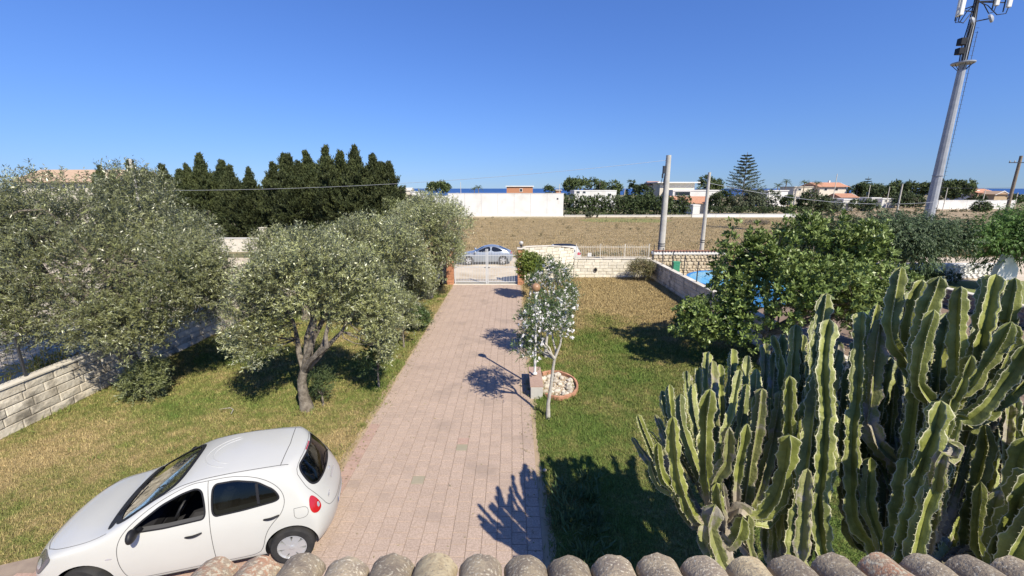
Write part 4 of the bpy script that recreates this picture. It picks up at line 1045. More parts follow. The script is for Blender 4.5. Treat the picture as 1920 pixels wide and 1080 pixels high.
A3 = [
 ([r2(530,352), r2(520,480), r2(510,640), r2(505,760), r2(490,960), r4(540,120), r4(530,400), r4(540,700), r4(640,860), r4(720,1000)], 4.1, 3.8, .095, ''),
 ([r2(628,305), r2(605,400), r2(580,500), r2(570,700), r2(560,1000)], 4.7, 4.5, .060, ''),
 ([r2(650,400), r2(630,560), r2(605,740), r2(590,860), r2(570,1040), r4(650,130), r4(690,240), r4(800,360), r4(860,500)], 4.0, 3.9, .105, ''),
 ([r2(775,68), r2(755,160), r2(735,260), r2(712,380), r2(705,450), r2(730,560), r2(790,650), r2(830,800)], 3.9, 3.9, .085, ''),
 ([r2(908,150), r2(870,240), r2(830,360), r2(815,480), r2(830,580), r2(860,700), r2(870,900)], 3.8, 3.9, .080, ''),
 ([r3(345,130), r3(310,230), r3(260,340), r3(220,480), r3(200,640), r3(190,900), r4(900,200), r4(880,500)], 3.6, 3.8, .100, 's'),
 ([r3(362,128), r3(345,200), r3(320,300), r3(290,420), r3(260,640)], 4.3, 4.0, .065, 's'),
 ([r3(308,338), r3(270,450), r3(235,570), r3(212,700), r3(205,800), r3(270,905), r3(300,960)], 3.4, 3.6, .080, ''),
 ([r3(478,192), r3(466,280), r3(462,350), r3(455,480), r3(450,600), r3(452,720), r3(440,860), r3(400,960)], 3.6, 3.7, .085, 's'),
 ([r3(405,355), r3(385,480), r3(350,640), r3(330,820), r3(320,1000)], 4.2, 4.0, .100, ''),
 ([r3(345,400), r3(340,520), r3(330,700)], 4.5, 4.3, .07, ''),
 ([r3(700,115), r3(670,240), r3(635,400), r3(605,540), r3(580,660), r3(530,800), r3(430,940), r3(380,1000)], 3.6, 3.7, .100, ''),
 ([r3(780,150), r3(755,260), r3(720,400), r3(680,560), r3(620,700), r3(520,860)], 3.9, 3.9, .095, ''),
 ([r3(822,138), r3(810,220), r3(790,310), r3(775,400), r3(760,520)], 3.7, 3.8, .080, 's'),
 ([r3(800,415), r3(750,510), r3(690,610), r3(610,720), r3(520,840), r3(410,940)], 3.4, 3.6, .075, ''),
 ([r3(815,430), r3(810,540), r3(770,640), r3(700,780), r3(600,900)], 3.6, 3.7, .085, 's'),
 ([r3(545,628), r3(520,700), r3(490,790), r3(450,880), r3(400,980)], 3.3, 3.5, .065, ''),
 ([r3(885,560), r3(840,680), r3(750,800), r3(640,940), r3(530,1030), r3(420,1080)], 3.2, 3.5, .085, ''),
 ([r3(700,620), r3(670,740), r3(640,880), r3(600,1000)], 3.8, 3.8, .095, ''),
 ([r3(600,440), r3(560,520), r3(530,620), r3(500,760)], 3.9, 3.8, .065, 's'),
 ([r3(110,600), r3(90,760), r3(70,940), r3(60,1100)], 4.6, 4.3, .07, ''),
 ([r3(20,620), r3(15,800), r3(10,1000)], 4.8, 4.5, .07, ''),
 ([r3(640,120), r3(630,260), r3(610,420), r3(600,560), r3(560,760)], 4.3, 4.0, .09, ''),
 ([r4(1095,-30), r4(1060,140), r4(1010,300), r4(960,470), r4(920,640), r4(880,820), r4(860,1050)], 3.3, 3.3, .105, ''),
 ([r4(1105,368), r4(1060,500), r4(1010,620), r4(965,780), r4(930,950), r4(920,1100)], 3.2, 3.2, .085, ''),
 ([r4(1345,480), r4(1330,640), r4(1318,760), r4(1322,880), r4(1340,1000)], 3.2, 3.3, .055, ''),
 ([r4(1470,540), r4(1430,640), r4(1385,800), r4(1350,1000)], 3.2, 3.3, .085, 'o'),
 ([r4(1640,200), r4(1590,330), r4(1545,460), r4(1480,620), r4(1400,900)], 3.1, 3.3, .09, ''),
 ([r4(1680,420), r4(1610,560), r4(1560,700), r4(1480,880), r4(1440,1050)], 2.9, 3.1, .12, ''),
 ([r4(1760,600), r4(1640,780), r4(1540,950), r4(1480,1080)], 2.8, 3.0, .10, ''),
 ([r4(1140,230), r4(1190,260), r4(1150,330), r4(1090,360)], 3.1, 3.1, .06, 's'),
 ([r4(650,330), r4(640,500), r4(640,650), r4(700,820), r4(760,1000)], 3.9, 3.7, .085, ''),
 ([r4(1370,120), r4(1380,260), r4(1340,420), r4(1280,640), r4(1240,900)], 3.5, 3.5, .08, ''),
 ([r4(770,240), r4(760,460), r4(740,680), r4(750,950)], 4.2, 3.9, .09, 'o'),
 ([r4(880,330), r4(850,560), r4(810,760), r4(790,980)], 3.6, 3.5, .10, ''),
]
rf = random.Random(77)
for k in range(22):                                   # stems standing deeper inside the plant
    x = 1590 + k * 15 + rf.uniform(-8, 8); yt = rf.uniform(640, 790)
    zc = rf.uniform(4.3, 5.2)
    A3.append(([(x, yt), (x - rf.uniform(0, 8), yt + 90), (x - rf.uniform(0, 30), yt + 220), (x * .6 + 1720 * .4, 1030)], zc, 4.1, rf.uniform(.07, .10), ''))
for k, (x, yt, zc) in enumerate(((1960, 600, 3.3), (2010, 540, 3.5), (2070, 620, 3.1), (2120, 520, 3.5), (2180, 600, 3.0), (2250, 560, 3.2), (2330, 640, 2.8), (2400, 580, 3.0), (1990, 760, 2.8), (2090, 780, 2.6), (2230, 800, 2.5), (2040, 480, 3.9), (2160, 470, 3.9))):
    A3.append(([(x, yt), (x - 6, yt + 100), (x - 30, yt + 240), (x * .7 + 1760 * .3, 1000)], zc, 3.3, .10, ''))   # the plant goes on beyond the frame; unseen arms placed to shade the rest
cactus("right candelabra cactus, the tallest and thickest, arms reaching the right edge", (3.15, 3.35), (*r4(1000, 1080), 3.5), A3, .17, 13)

# ------------------------------------------------------------------ cars
def interp(k, x):
    if x <= k[0][0]: return k[0][1]
    for (a, b), (c, d) in zip(k, k[1:]):
        if x <= c:
            t = (x - a) / (c - a); return b + (d - b) * t
    return k[-1][1]
def sinterp(k, x):
    xs = np.array([a for a, b in k]); ys = np.array([b for a, b in k])
    # gently smoothed interpolation
    return float(np.mean([np.interp(x + o, xs, ys) for o in (-.06, -.03, 0, .03, .06)]))
def car_body(P, nu=84, nw=26, nv=30, sm=7):
    ztop, xr, xf, plan, sect = P['ztop'], P['xr'], P['xf'], P['plan'], P['sect']
    zs = lambda u: .20
    def XY(u, z, yn):
        c3 = abs(yn) ** 3
        a = sinterp(xf, z) + P.get('cf', .26) * c3; b = sinterp(xr, z) - P.get('cr', .20) * c3
        return a + (b - a) * u
    def W(x, z): return sinterp(plan, x) * sinterp(sect, z)
    def ztu(u, yn):
        z = .9
        for _ in range(12):
            x = XY(u, z, yn); z = .5 * z + .5 * (sinterp(ztop, x) - P.get('crown', .055) * yn * yn)
        return z
    key = {}; V = []; F = []
    def vid(p):
        k = (round(p[0], 4), round(p[1], 4), round(p[2], 4))
        if k not in key: key[k] = len(V); V.append(p)
        return key[k]
    def S(u, w_, yn):
        "w_ 0..1 height, yn -1..1 across"
        zt = ztu(u, yn); z = .20 + (zt - .20) * w_
        x = XY(u, z, yn); return (x, W(x, z) * yn, z)
    U = [0.5 - .5 * math.cos(math.pi * (i / nu)) * 1.0 if False else i / nu for i in range(nu + 1)]
    WW = [i / nw for i in range(nw + 1)]; YN = [-1 + 2 * i / nv for i in range(nv + 1)]
    def grid(f, A, B):
        g_ = [[vid(f(a, b)) for b in B] for a in A]
        for i in range(len(A) - 1):
            for j in range(len(B) - 1):
                q = (g_[i][j], g_[i+1][j], g_[i+1][j+1], g_[i][j+1])
                if len(set(q)) == 4: F.append(q)
    grid(lambda u, w_: S(u, w_, -1), U, WW); grid(lambda u, w_: S(u, w_, 1), U, WW)
    grid(lambda u, y: S(u, 1, y), U, YN); grid(lambda u, y: S(u, 0, y), U, YN)
    grid(lambda y, w_: S(0, w_, y), YN, WW); grid(lambda y, w_: S(1, w_, y), YN, WW)
    bm = bmesh.new(); vs = [bm.verts.new(v) for v in V]
    for f in F:
        try: bm.faces.new([vs[i] for i in f])
        except ValueError: pass
    bmesh.ops.remove_doubles(bm, verts=bm.verts[:], dist=.0015)
    for _ in range(sm): bmesh.ops.smooth_vert(bm, verts=bm.verts[:], factor=.5, use_axis_x=True, use_axis_y=True, use_axis_z=True)
    bmesh.ops.recalc_face_normals(bm, faces=bm.faces[:])
    return bm
def apply_cut(o, cutters):
    for c in cutters:
        md = o.modifiers.new("b", 'BOOLEAN'); md.operation = 'DIFFERENCE'; md.solver = 'EXACT'; md.object = c
        try: md.material_mode = 'TRANSFER'
        except Exception: pass
    bpy.context.view_layer.update()
    dg = bpy.context.evaluated_depsgraph_get(); me = bpy.data.meshes.new_from_object(o.evaluated_get(dg))
    o.modifiers.clear(); old = o.data; o.data = me; bpy.data.meshes.remove(old)
    for c in cutters: m_ = c.data; bpy.data.objects.remove(c); bpy.data.meshes.remove(m_)
    me.polygons.foreach_set('use_smooth', np.ones(len(me.polygons), dtype=bool)); me.set_sharp_from_angle(angle=R(35))
class Proj:
    def __init__(s, bm): s.t = BVHTree.FromBMesh(bm)
    def hit(s, o, d):
        h, n, i, dist = s.t.ray_cast(Vector(o), Vector(d).normalized()); return (h, n)
    def map(s, view, sg=-1):
        if view == 'side': return lambda a, b: s.hit((a, 2.5 * sg, b), (0, -sg, 0))
        if view == 'corner': return lambda a, b: s.hit((3.55 + .766 * a + .643 * 3, .72 * sg - sg * .643 * a + sg * .766 * 3, b), (-.643, -sg * .766, 0))
        if view == 'top': return lambda a, b: s.hit((a, b, 3), (0, 0, -1))
        if view == 'rear': return lambda a, b: s.hit((7, a, b), (-1, 0, 0))
        if view == 'front': return lambda a, b: s.hit((-3, a, b), (1, 0, 0))
    def patch(s, outline, view, off, rings=5, sg=-1, curve=True, thick=0):
        f = s.map(view, sg); P = smooth_loop(outline) if curve else dens(outline); n = len(P)
        cx, cy = sum(p[0] for p in P) / n, sum(p[1] for p in P) / n; b = MB(); last = None
        def q(x, y):
            nonlocal last
            h, nn = f(x, y)
            if h is None: h, nn = last
            last = (h, nn); return h + nn * off
        for k in range(rings):
            for p in P: t = 1 - k / rings; b.v.append(tuple(q(cx + (p[0] - cx) * t, cy + (p[1] - cy) * t)))
        b.v.append(tuple(q(cx, cy)))
        for k in range(rings - 1):
            for i in range(n): b.f.append((k*n + i, k*n + (i+1) % n, (k+1)*n + (i+1) % n, (k+1)*n + i))
        for i in range(n): b.f.append(((rings-1)*n + i, (rings-1)*n + (i+1) % n, rings*n))
        return b
    def line(s, pts, view, w_=.007, off=.002, sg=-1, curve=False, closed=False):
        f = s.map(view, sg); P = dens(pts, closed, .03) if not curve else smooth_loop(pts, closed)
        H = [f(*p) for p in P]; H = [h for h in H if h[0] is not None]; b = MB()
        for i, (h, n) in enumerate(H):
            t = (H[min(i+1, len(H)-1)][0] - H[max(i-1, 0)][0]).normalized(); sd = t.cross(n).normalized() * w_ / 2
            b.v += [tuple(h + n * off + sd), tuple(h + n * off - sd)]
            if i: b.f.append((2*i-2, 2*i-1, 2*i+1, 2*i))
        return b
def dens(P, closed=True, st=.05):
    out_ = []; n = len(P)
    for i in range(n if closed else n - 1):
        a, b = P[i], P[(i+1) % n]; L = math.dist(a, b); k = max(1, int(L / st))
        for j in range(k): out_.append((a[0] + (b[0]-a[0]) * j / k, a[1] + (b[1]-a[1]) * j / k))
    if not closed: out_.append(P[-1])
    return out_
def smooth_loop(P, closed=True, it=3):
    for _ in range(it):
        Q = []; n = len(P)
        if not closed: Q.append(P[0])
        for i in range(n if closed else n - 1):
            a, b = P[i], P[(i+1) % n]
            Q.append((a[0]*.75 + b[0]*.25, a[1]*.75 + b[1]*.25)); Q.append((a[0]*.25 + b[0]*.75, a[1]*.25 + b[1]*.75))
        if not closed: Q.append(P[-1])
        P = Q
    return P
m_tyre = mat("tyre", (.022,.022,.023), (.04,.038,.036), 8, .85)
m_hub = mat("hubcap_silver", (.50,.51,.52), None, 4, .35, metal=.5, spec=.5)
m_lampglass = mat("lamp_lens", (.10,.11,.13), None, 4, .08, spec=.8, coat=.6)
m_lampchrome = mat("lamp_reflector", (.62,.64,.68), None, 4, .2, metal=.6)
m_redlens = mat("red_lens", (.45,.012,.015), None, 4, .12, spec=.7, coat=.6)
m_carwhite = mat("white_car_paint", (.54,.54,.505), (.56,.56,.525), 1.5, .30, spec=.5, coat=.5)
m_silver = mat("silver_blue_paint", (.27,.31,.36), None, 3, .32, metal=.45, coat=.5)
m_cabin = mat("car_interior", (.022,.022,.025), None, 3, .8)
m_seat = mat("seat_fabric", (.035,.035,.04), (.05,.05,.055), 12, .9)
m_gap = mat("panel_gap", (.10,.10,.10), None, 3, .8)
g_tint = glass_mat("tinted_glass", (.30,.33,.32), 1); g_clear = glass_mat("clear_glass", (.17,.19,.18), 1)
g_dark = mat("dark_car_glass", (.012,.014,.016), None, 3, .05, spec=.7)
def wheel(t, x, y, r_, w_, sg, spokes=7, steer=0):
    w0 = MB(); M = Matrix.Rotation(R(90) * 1, 3, 'X')
    h = w_ / 2
    o = MB().lathe([(r_*.66, -h), (r_*.93, -h), (r_, -h*.7), (r_*1.005, 0), (r_, h*.7), (r_*.93, h), (r_*.66, h)], 40, M=M, cap=False).build("wheel", m_tyre, t, smooth=True)
    o.location = (x, y, r_); o.rotation_euler = (0, 0, steer)
    f = sg   # outer side along y
    b = MB().lathe([(r_*.66, .0), (r_*.69, h*.98), (r_*.63, h*1.02), (r_*.6, h*.6)], 36, M=Matrix.Rotation(R(90) * (-f), 3, 'X'), cap=False)
    b.build("rim", m_hub, o, smooth=True)
    b = MB().lathe([(r_*.60, h*.30), (r_*.60, h*.32)], 30, M=Matrix.Rotation(R(90) * (-f), 3, 'X')); b.build("disc", m_cabin, o)
    b = MB()
    for i in range(spokes):
        a = 2 * math.pi * i / spokes + .2; wd0, wd1 = r_*.10, r_*.205
        c_, s_ = math.cos(a), math.sin(a)
        vs = []
        for (rr_, wd, yy) in ((r_*.08, wd0, h*.98), (r_*.62, wd1, h*.86), (r_*.62, wd1, h*.5), (r_*.08, wd0, h*.5)):
            for q in (-1, 1): vs.append((c_*rr_ - s_*wd*q, f*yy, s_*rr_ + c_*wd*q))
        b.add(vs, [(0,1,3,2),(2,3,5,4),(0,2,4,6),(1,7,5,3),(4,5,7,6)])
    b.lathe([(r_*.15, h*.4), (r_*.15, h*.98), (r_*.08, h*1.06)], 16, M=Matrix.Rotation(R(90) * (-f), 3, 'X'))
    b.build("spokes", m_hub, o)
    return o
# --- the white hatchback in the foreground
PM_ = dict(
 ztop=[(-.1,.60),(.0,.64),(.10,.72),(.28,.83),(.55,.90),(.85,.955),(1.0,1.0),(1.2,1.11),(1.45,1.25),(1.7,1.375),(1.9,1.455),(2.15,1.497),(2.5,1.515),(2.85,1.508),(3.15,1.485),(3.35,1.45),(3.5,1.39)],
 xr=[(.2,3.68),(.35,3.755),(.55,3.78),(.68,3.765),(.82,3.70),(1.0,3.62),(1.15,3.54),(1.3,3.44),(1.42,3.36),(1.5,3.32)],
 xf=[(.2,.10),(.3,.02),(.45,0),(.58,.02),(.7,.10),(.8,.2)],
 plan=[(0,.74),(.25,.79),(.6,.825),(1.0,.832),(2.6,.832),(3.2,.82),(3.5,.79),(3.8,.745)],
 sect=[(.2,.95),(.4,.99),(.6,1.0),(.8,.985),(.92,.955),(1.0,.92),(1.15,.87),(1.3,.81),(1.42,.75),(1.52,.70)], crown=.045)
def white_car():
    hx, hy = Vector((.9643, .2650)), Vector((-.2650, .9643))
    rw = Vector((-3.47, 5.36))      # near-side rear wheel contact
    o2 = rw - hx * 3.19 + hy * .74
    t = thing("parked_car", "white five-door hatchback parked on the forecourt with its driver's window open", "car", (o2.x, o2.y, .022), math.atan2(hx.y, hx.x))
    bm = car_body(PM_, sm=5); pj = Proj(bm)
    me = bpy.data.meshes.new("body"); bm.to_mesh(me); bm.free(); me.materials.append(m_carwhite)
    body = link(bpy.data.objects.new("body", me), t); body.parent = None
    cut = []
    def cutter(mb, m):
        o = mb.build("cut", m); cut.append(o)
    # cabin void
    prof = [(1.02,.50),(1.02,.90),(1.25,1.05),(1.5,1.19),(1.75,1.31),(2.05,1.41),(2.6,1.455),(3.05,1.39),(3.22,1.25),(3.33,1.0),(3.33,.50)]
    hw = lambda z: min(.755, interp([(.5,.755),(.9,.745),(1.0,.71),(1.15,.665),(1.3,.60),(1.45,.53)], z))
    b = MB(); n = len(prof)
    for s_ in (-1, 1): b.v += [(x, s_ * hw(z), z) for x, z in prof]
    cxp = len(b.v)
    b.f = [tuple(range(n)), tuple(reversed(range(n, 2*n)))] + [(i, n + i, n + (i+1) % n, (i+1) % n) for i in range(n)]
    bmx = bmesh.new(); bv = [bmx.verts.new(v) for v in b.v]; [bmx.faces.new([bv[i] for i in f]) for f in b.f]
    bmesh.ops.triangulate(bmx, faces=bmx.faces[:]); bmesh.ops.recalc_face_normals(bmx, faces=bmx.faces[:])
    mc = bpy.data.meshes.new("cut"); bmx.to_mesh(mc); bmx.free(); mc.materials.append(m_cabin); cut.append(link(bpy.data.objects.new("cut", mc)))
    fw = [(1.30,.965),(1.45,1.09),(1.68,1.245),(1.92,1.345),(2.135,1.39),(2.175,1.2),(2.18,.985),(1.7,.955)]
    rwn = [(2.265,.99),(2.26,1.2),(2.28,1.395),(2.55,1.40),(2.82,1.34),(3.03,1.205),(3.10,1.09),(3.05,1.05),(2.65,1.01)]
    fwS = smooth_loop(dens(fw, True, .12)); rwS = smooth_loop(dens(rwn, True, .12))
    for poly in (fwS, rwS):
        for sg in (-1, 1): cutter(MB().prism(poly, sg * .45, sg * 1.1), m_gap)
    ws = smooth_loop(dens([(1.035,0),(1.05,.35),(1.12,.62),(1.24,.65),(1.70,.54),(1.80,.45),(1.835,.2),(1.84,0),(1.835,-.2),(1.80,-.45),(1.70,-.54),(1.24,-.65),(1.12,-.62),(1.05,-.35)], True, .15))
    cutter(MB().prism(ws, .85, 1.7, 'z'), m_gap)
    rg = smooth_loop(dens([(0,1.02),(.48,1.04),(.555,1.12),(.48,1.36),(.3,1.385),(-.3,1.385),(-.48,1.36),(-.555,1.12),(-.48,1.04)], True, .15))
    cutter(MB().prism(rg, 3.15, 3.9, 'x'), m_gap)
    for wx in (.74, 3.19):
        for sg in (-1, 1):
            cutter(MB().lathe([(.345, -.25), (.345, .25)], 40, (wx, sg * .78, .31), Matrix.Rotation(R(90), 3, 'X')), m_black)
    apply_cut(body, cut); body.parent = t
    # glass
    def pane(name, outline, view, mg, off=-.008, sg=-1, lab=None, curve=False):
        o = pj.patch(outline, view, off, 6, sg, curve).build(name, mg, t, smooth=True, fixn=False); return o
    pane("windscreen", ws, 'top', g_clear, -.006)
    pj.line(ws + ws[:1], 'top', .07, .002).build("windscreen_border", m_black, t, fixn=False)
    rgz = pj.patch(rg, 'rear', -.006, 6, -1, False).build("rear_window", g_tint, t, smooth=True, fixn=False)
    fr = lambda P, k: [((sum(p[0] for p in P)/len(P)) + (x - sum(p[0] for p in P)/len(P)) * k, (sum(p[1] for p in P)/len(P)) + (z - sum(p[1] for p in P)/len(P)) * k) for x, z in P]
    for sg in (-1, 1):
        pane("side_window", rwS, 'side', g_tint, sg=sg)
        if sg == 1: pane("side_window", fwS, 'side', g_tint, sg=sg)
        for P in (fwS, rwS):
            pj.line(P + P[:1], 'side', .022, .0015, sg).build("window_seal", m_black, t, fixn=False)
        pj.line([(2.83,1.05),(2.81,1.32)], 'side', .035, -.004, sg).build("window_divider", m_black, t, fixn=False)
        # shut lines
        pj.line(smooth_loop([(2.22,1.44),(2.0,1.425),(1.75,1.335),(1.5,1.20),(1.28,1.03),(1.17,.86),(1.15,.60),(1.2,.36),(1.27,.285),(1.6,.285),(2.1,.285),(2.24,.30)], False), 'side', .008, .002, sg).build("door_gap", m_gap, t, fixn=False)
        pj.line(smooth_loop([(2.22,1.44),(2.225,1.1),(2.235,.7),(2.24,.30)], False), 'side', .008, .002, sg).build("door_gap", m_gap, t, fixn=False)
        pj.line(smooth_loop([(2.22,1.44),(2.55,1.455),(2.86,1.39),(3.09,1.24),(3.17,1.06),(3.12,.88),(3.0,.77),(2.89,.62),(2.83,.38),(2.75,.29),(2.5,.285),(2.24,.29)], False), 'side', .008, .002, sg).build("door_gap", m_gap, t, fixn=False)
        pj.line(smooth_loop([(3.27,.90),(3.45,.90),(3.45,.74),(3.27,.74),(3.27,.90)], False, 2), 'side', .006, .002, sg).build("fuel_flap_gap", m_gap, t, fixn=False) if sg == -1 else None
        # handles
        for hx_ in (2.03, 2.98):
            h = pj.map('side', sg)(hx_, .80 if hx_ < 2.5 else .845)
            z_ = .80 if hx_ < 2.5 else .845
            b = MB()
            P_ = []
            for k in range(9):
                xx = hx_ - .10 + .20 * k / 8; hh = pj.map('side', sg)(xx, z_ + .012 * (xx - hx_) / .1)[0]
                P_.append(hh + Vector((0, sg * (.006 + .024 * math.sin(math.pi * k / 8)), 0)))
            b.tube(P_, [.010, .014, .016, .017, .017, .017, .016, .014, .010], 8); b.build("door_handle", m_black, t, smooth=True)
            o = pj.patch([(hx_-.05, z_-.03),(hx_+.05,z_-.03),(hx_+.06,z_+.03),(hx_,z_+.045),(hx_-.06,z_+.03)], 'side', .0012, 2, sg).build("handle_recess", mat("recess_paint", (.55,.55,.52)) if "recess_paint" not in MATS else MATS["recess_paint"], t, smooth=True, fixn=False)
        # indicator repeater
        pj.patch([(1.02,.665),(1.08,.66),(1.11,.672),(1.08,.685),(1.03,.685)], 'side', .003, 2, sg).build("indicator", m_lampchrome, t, fixn=False)
        # mirror
        b = MB(); b.sphere((0, 0, 0), 1, 16, 10)
        b.v = [(1.42 + x * .05, sg * .925 + y * .10 * (1 - .2 * z), 1.035 + z * .085) for x, y, z in b.v]; b.build("mirror", m_black, t, smooth=True)
        MB().tube([(1.42, sg * .74, .98), (1.42, sg * .88, 1.0)], [.035, .03], 8).build("mirror_arm", m_black, t, smooth=True)
        # head and tail lamps
        hl = [(.155,.605),(.27,.585),(.35,.66),(.47,.795),(.41,.815),(.27,.79),(.18,.70)]
        pj.patch(hl, 'side', .004, 8, sg).build("headlight", m_lampglass, t, smooth=True, fixn=False)
        pj.patch([(.21,.635),(.27,.63),(.33,.69),(.29,.735),(.22,.70)], 'side', .007, 4, sg).build("headlight_bowl", m_lampchrome, t, smooth=True, fixn=False)
        pj.line(smooth_loop(hl) + smooth_loop(hl)[:1], 'side', .008, .0045, sg).build("headlight_gap", m_gap, t, fixn=False)
        tl = [(3.53,.86),(3.555,.96),(3.585,.985),(3.62,.92),(3.67,.84),(3.68,.79),(3.61,.765),(3.55,.79)]
        pj.patch([(-.055,.97),(-.01,.985),(.04,.93),(.09,.83),(.085,.755),(.0,.73),(-.075,.775),(-.085,.88)], 'corner', .008, 8, sg).build("tail_light", m_redlens, t, smooth=True, fixn=False)
        pj.patch([(.02,.79),(.065,.79),(.065,.85),(.03,.86)], 'corner', .011, 3, sg).build("reversing_light", m_lampchrome, t, smooth=True, fixn=False)
        # sill strip
        pj.line([(1.1,.235),(2.85,.235)], 'side', .03, .003, sg).build("sill_strip", m_cabin, t, fixn=False)
        # wheels
        wheel(t, .74, sg * .735, .295, .175, sg, 7, R(14) * -1)
        wheel(t, 3.19, sg * .735, .295, .175, sg, 7)
    # bonnet, roof and hatch lines (top view)
    for sg in (-1, 1):
        pj.line(smooth_loop([(.34, sg*.60),(.5, sg*.70),(.8, sg*.735),(1.04, sg*.72)], False), 'top', .008, .002).build("bonnet_gap", m_gap, t, fixn=False)
        pj.line(smooth_loop([(1.36, sg*.64),(1.7, sg*.575),(2.2, sg*.555),(2.8, sg*.54),(3.2, sg*.50)], False), 'top', .012, .002).build("roof_seam", m_gap, t, fixn=False)
    pj.line(smooth_loop([(.34,-.60),(.22,-.4),(.17,0),(.22,.4),(.34,.60)], False), 'top', .008, .002).build("bonnet_gap", m_gap, t, fixn=False)
    pj.line([(3.10, -.52), (3.13, 0), (3.10, .52)], 'top', .010, .002).build("hatch_gap", m_gap, t, fixn=False)
    # roof swages
    m_sw = m_carwhite
    for rr_ in (.34, .42):
        pts = [(2.52 - rr_ * math.cos(a) * 1.25, rr_ * math.sin(a)) for a in np.linspace(-1.3, 1.3, 18)]
        hp = [pj.map('top')(*p)[0] for p in pts]
        MB().tube([h + Vector((0, 0, -.006)) for h in hp], [.004] + [.011] * 16 + [.004], 8).build("roof_swage", m_carwhite, t, smooth=True)
    # cowl panel and wipers
    cow = smooth_loop([(1.00,-.66),(.965,-.3),(.955,0),(.965,.3),(1.00,.66),(1.10,.66),(1.055,.3),(1.04,0),(1.055,-.3),(1.10,-.66)], True, 2)
    pj.patch(cow, 'top', .003, 5, -1, False).build("cowl", m_black, t, smooth=True, fixn=False)
    for (y0, y1) in ((-.42, .10), (.12, .58)):
        P_ = [pj.map('top')(1.03 + .09 * k / 6, y0 + (y1 - y0) * k / 6)[0] for k in range(7)]
        P_ = [p for p in P_ if p is not None]
        MB().tube([p + Vector((0, 0, .015)) for p in P_], .007, 6).build("wiper", m_black, t)
    # rear details
    rl = smooth_loop([(-.56,.74),(-.60,1.0),(-.62,1.12),(-.52,1.40),(0,1.43),(.52,1.40),(.62,1.12),(.60,1.0),(.56,.74),(.5,.64),(0,.62),(-.5,.64),(-.56,.74)], False, 2)
    pj.line(rl, 'rear', .008, .002).build("tailgate_gap", m_gap, t, fixn=False)
    pj.line(rg + rg[:1], 'rear', .03, .0015).build("rear_window_seal", m_black, t, fixn=False)
    pj.patch([(-.26,.46),(.26,.46),(.26,.57),(-.26,.57)], 'rear', .006, 3, -1, False).build("number_plate", m_white, t, fixn=False)
    pj.patch([(-.25,.475),(-.215,.475),(-.215,.555),(-.25,.555)], 'rear', .008, 2, -1, False).build("plate_band", mat("plate_blue", (.02,.08,.35)), t, fixn=False)
    pj.patch([(-.16,.865),(.16,.865),(.14,.895),(-.14,.895)], 'rear', .010, 2, -1, False).build("tailgate_handle", m_lampchrome, t, fixn=False)
    pj.patch([(-.12,1.40),(.12,1.40),(.12,1.415),(-.12,1.415)], 'rear', .006, 2, -1, False).build("brake_light", m_redlens, t, fixn=False)
    P_ = [pj.map('rear')(-.03 + .40 * k / 6, 1.055 + .03 * math.sin(math.pi * k / 6))[0] + Vector((.02, 0, 0)) for k in range(7)]
    MB().tube(P_, .008, 6).build("wiper", m_black, t)
    h = pj.map('rear')(0, .955)[0]
    MB().lathe([(.035, 0), (.035, .008), (.02, .012)], 18, h, Matrix.Rotation(R(90), 3, 'Y')).build("badge", m_lampchrome, t)
    MB().box(h + Vector((.012, 0, 0)), (.006, .09, .014)).build("badge_bar", m_lampchrome, t)
    def text(s_, size, loc, rot, m):
        c = bpy.data.curves.new("lettering", 'FONT'); c.body = s_; c.size = size; c.extrude = .002; c.align_x = 'CENTER'
        c.materials.append(m); o0 = bpy.data.objects.new("lettering", c); COL.objects.link(o0); bpy.context.view_layer.update()
        me = bpy.data.meshes.new_from_object(o0.evaluated_get(bpy.context.evaluated_depsgraph_get())); bpy.data.objects.remove(o0)
        o = bpy.data.objects.new("lettering", me); link(o, t); o.location = loc; o.rotation_euler = rot
    h, n_ = pj.map('rear')(-.40, .80); text("MICRA", .055, h + Vector((.008, 0, -.02)), (R(82), 0, R(90)), m_lampchrome)
    h, n_ = pj.map('rear')(0, .50); text("CR 482 LB", .085, h + Vector((.012, .02, -.025)), (R(90), 0, R(90)), m_black) if False else None
    # interior
    MB().box((1.26, 0, .84), (.46, 1.40, .20)).box((1.36, 0, .62), (.25, 1.3, .3)).build("dashboard", m_cabin, t, bevel=.04)
    a = MB(); C0 = Vector((1.74, -.36, .93)); ax = Matrix.Rotation(R(-62), 3, 'Y')
    ring = [C0 + ax @ Vector((.185 * math.cos(q), .185 * math.sin(q), 0)) for q in np.linspace(0, 2 * math.pi, 29)]
    a.tube(ring, .016, 8, cap=False); a.lathe([(.06, -.02), (.075, .02), (.05, .035)], 16, C0, ax)
    for q in (0.3, math.pi - .3, math.pi * 1.5): a.tube([C0, C0 + ax @ Vector((.18 * math.sin(q), .18 * math.cos(q), 0))], .018, 6)
    a.build("steering_wheel", m_black, t, smooth=True)
    for (sx, sy) in ((2.12, -.37), (2.12, .37), (2.85, -.37), (2.85, .37)):
        MB().box((sx - .12, sy, .58), (.52, .50, .16)).box((sx + .20, sy, .88), (.15, .46, .55), M=Matrix.Rotation(R(14), 3, 'Y')).box((sx + .285, sy, 1.22), (.10, .26, .17)).build("seat", m_seat, t, bevel=.035)
    MB().box((1.9, 0, .30), (3.2, 1.35, .16)).build("underbody", m_cabin, t)
    t.scale = (1.04, 1.04, 1.04)
    return t
white_car()

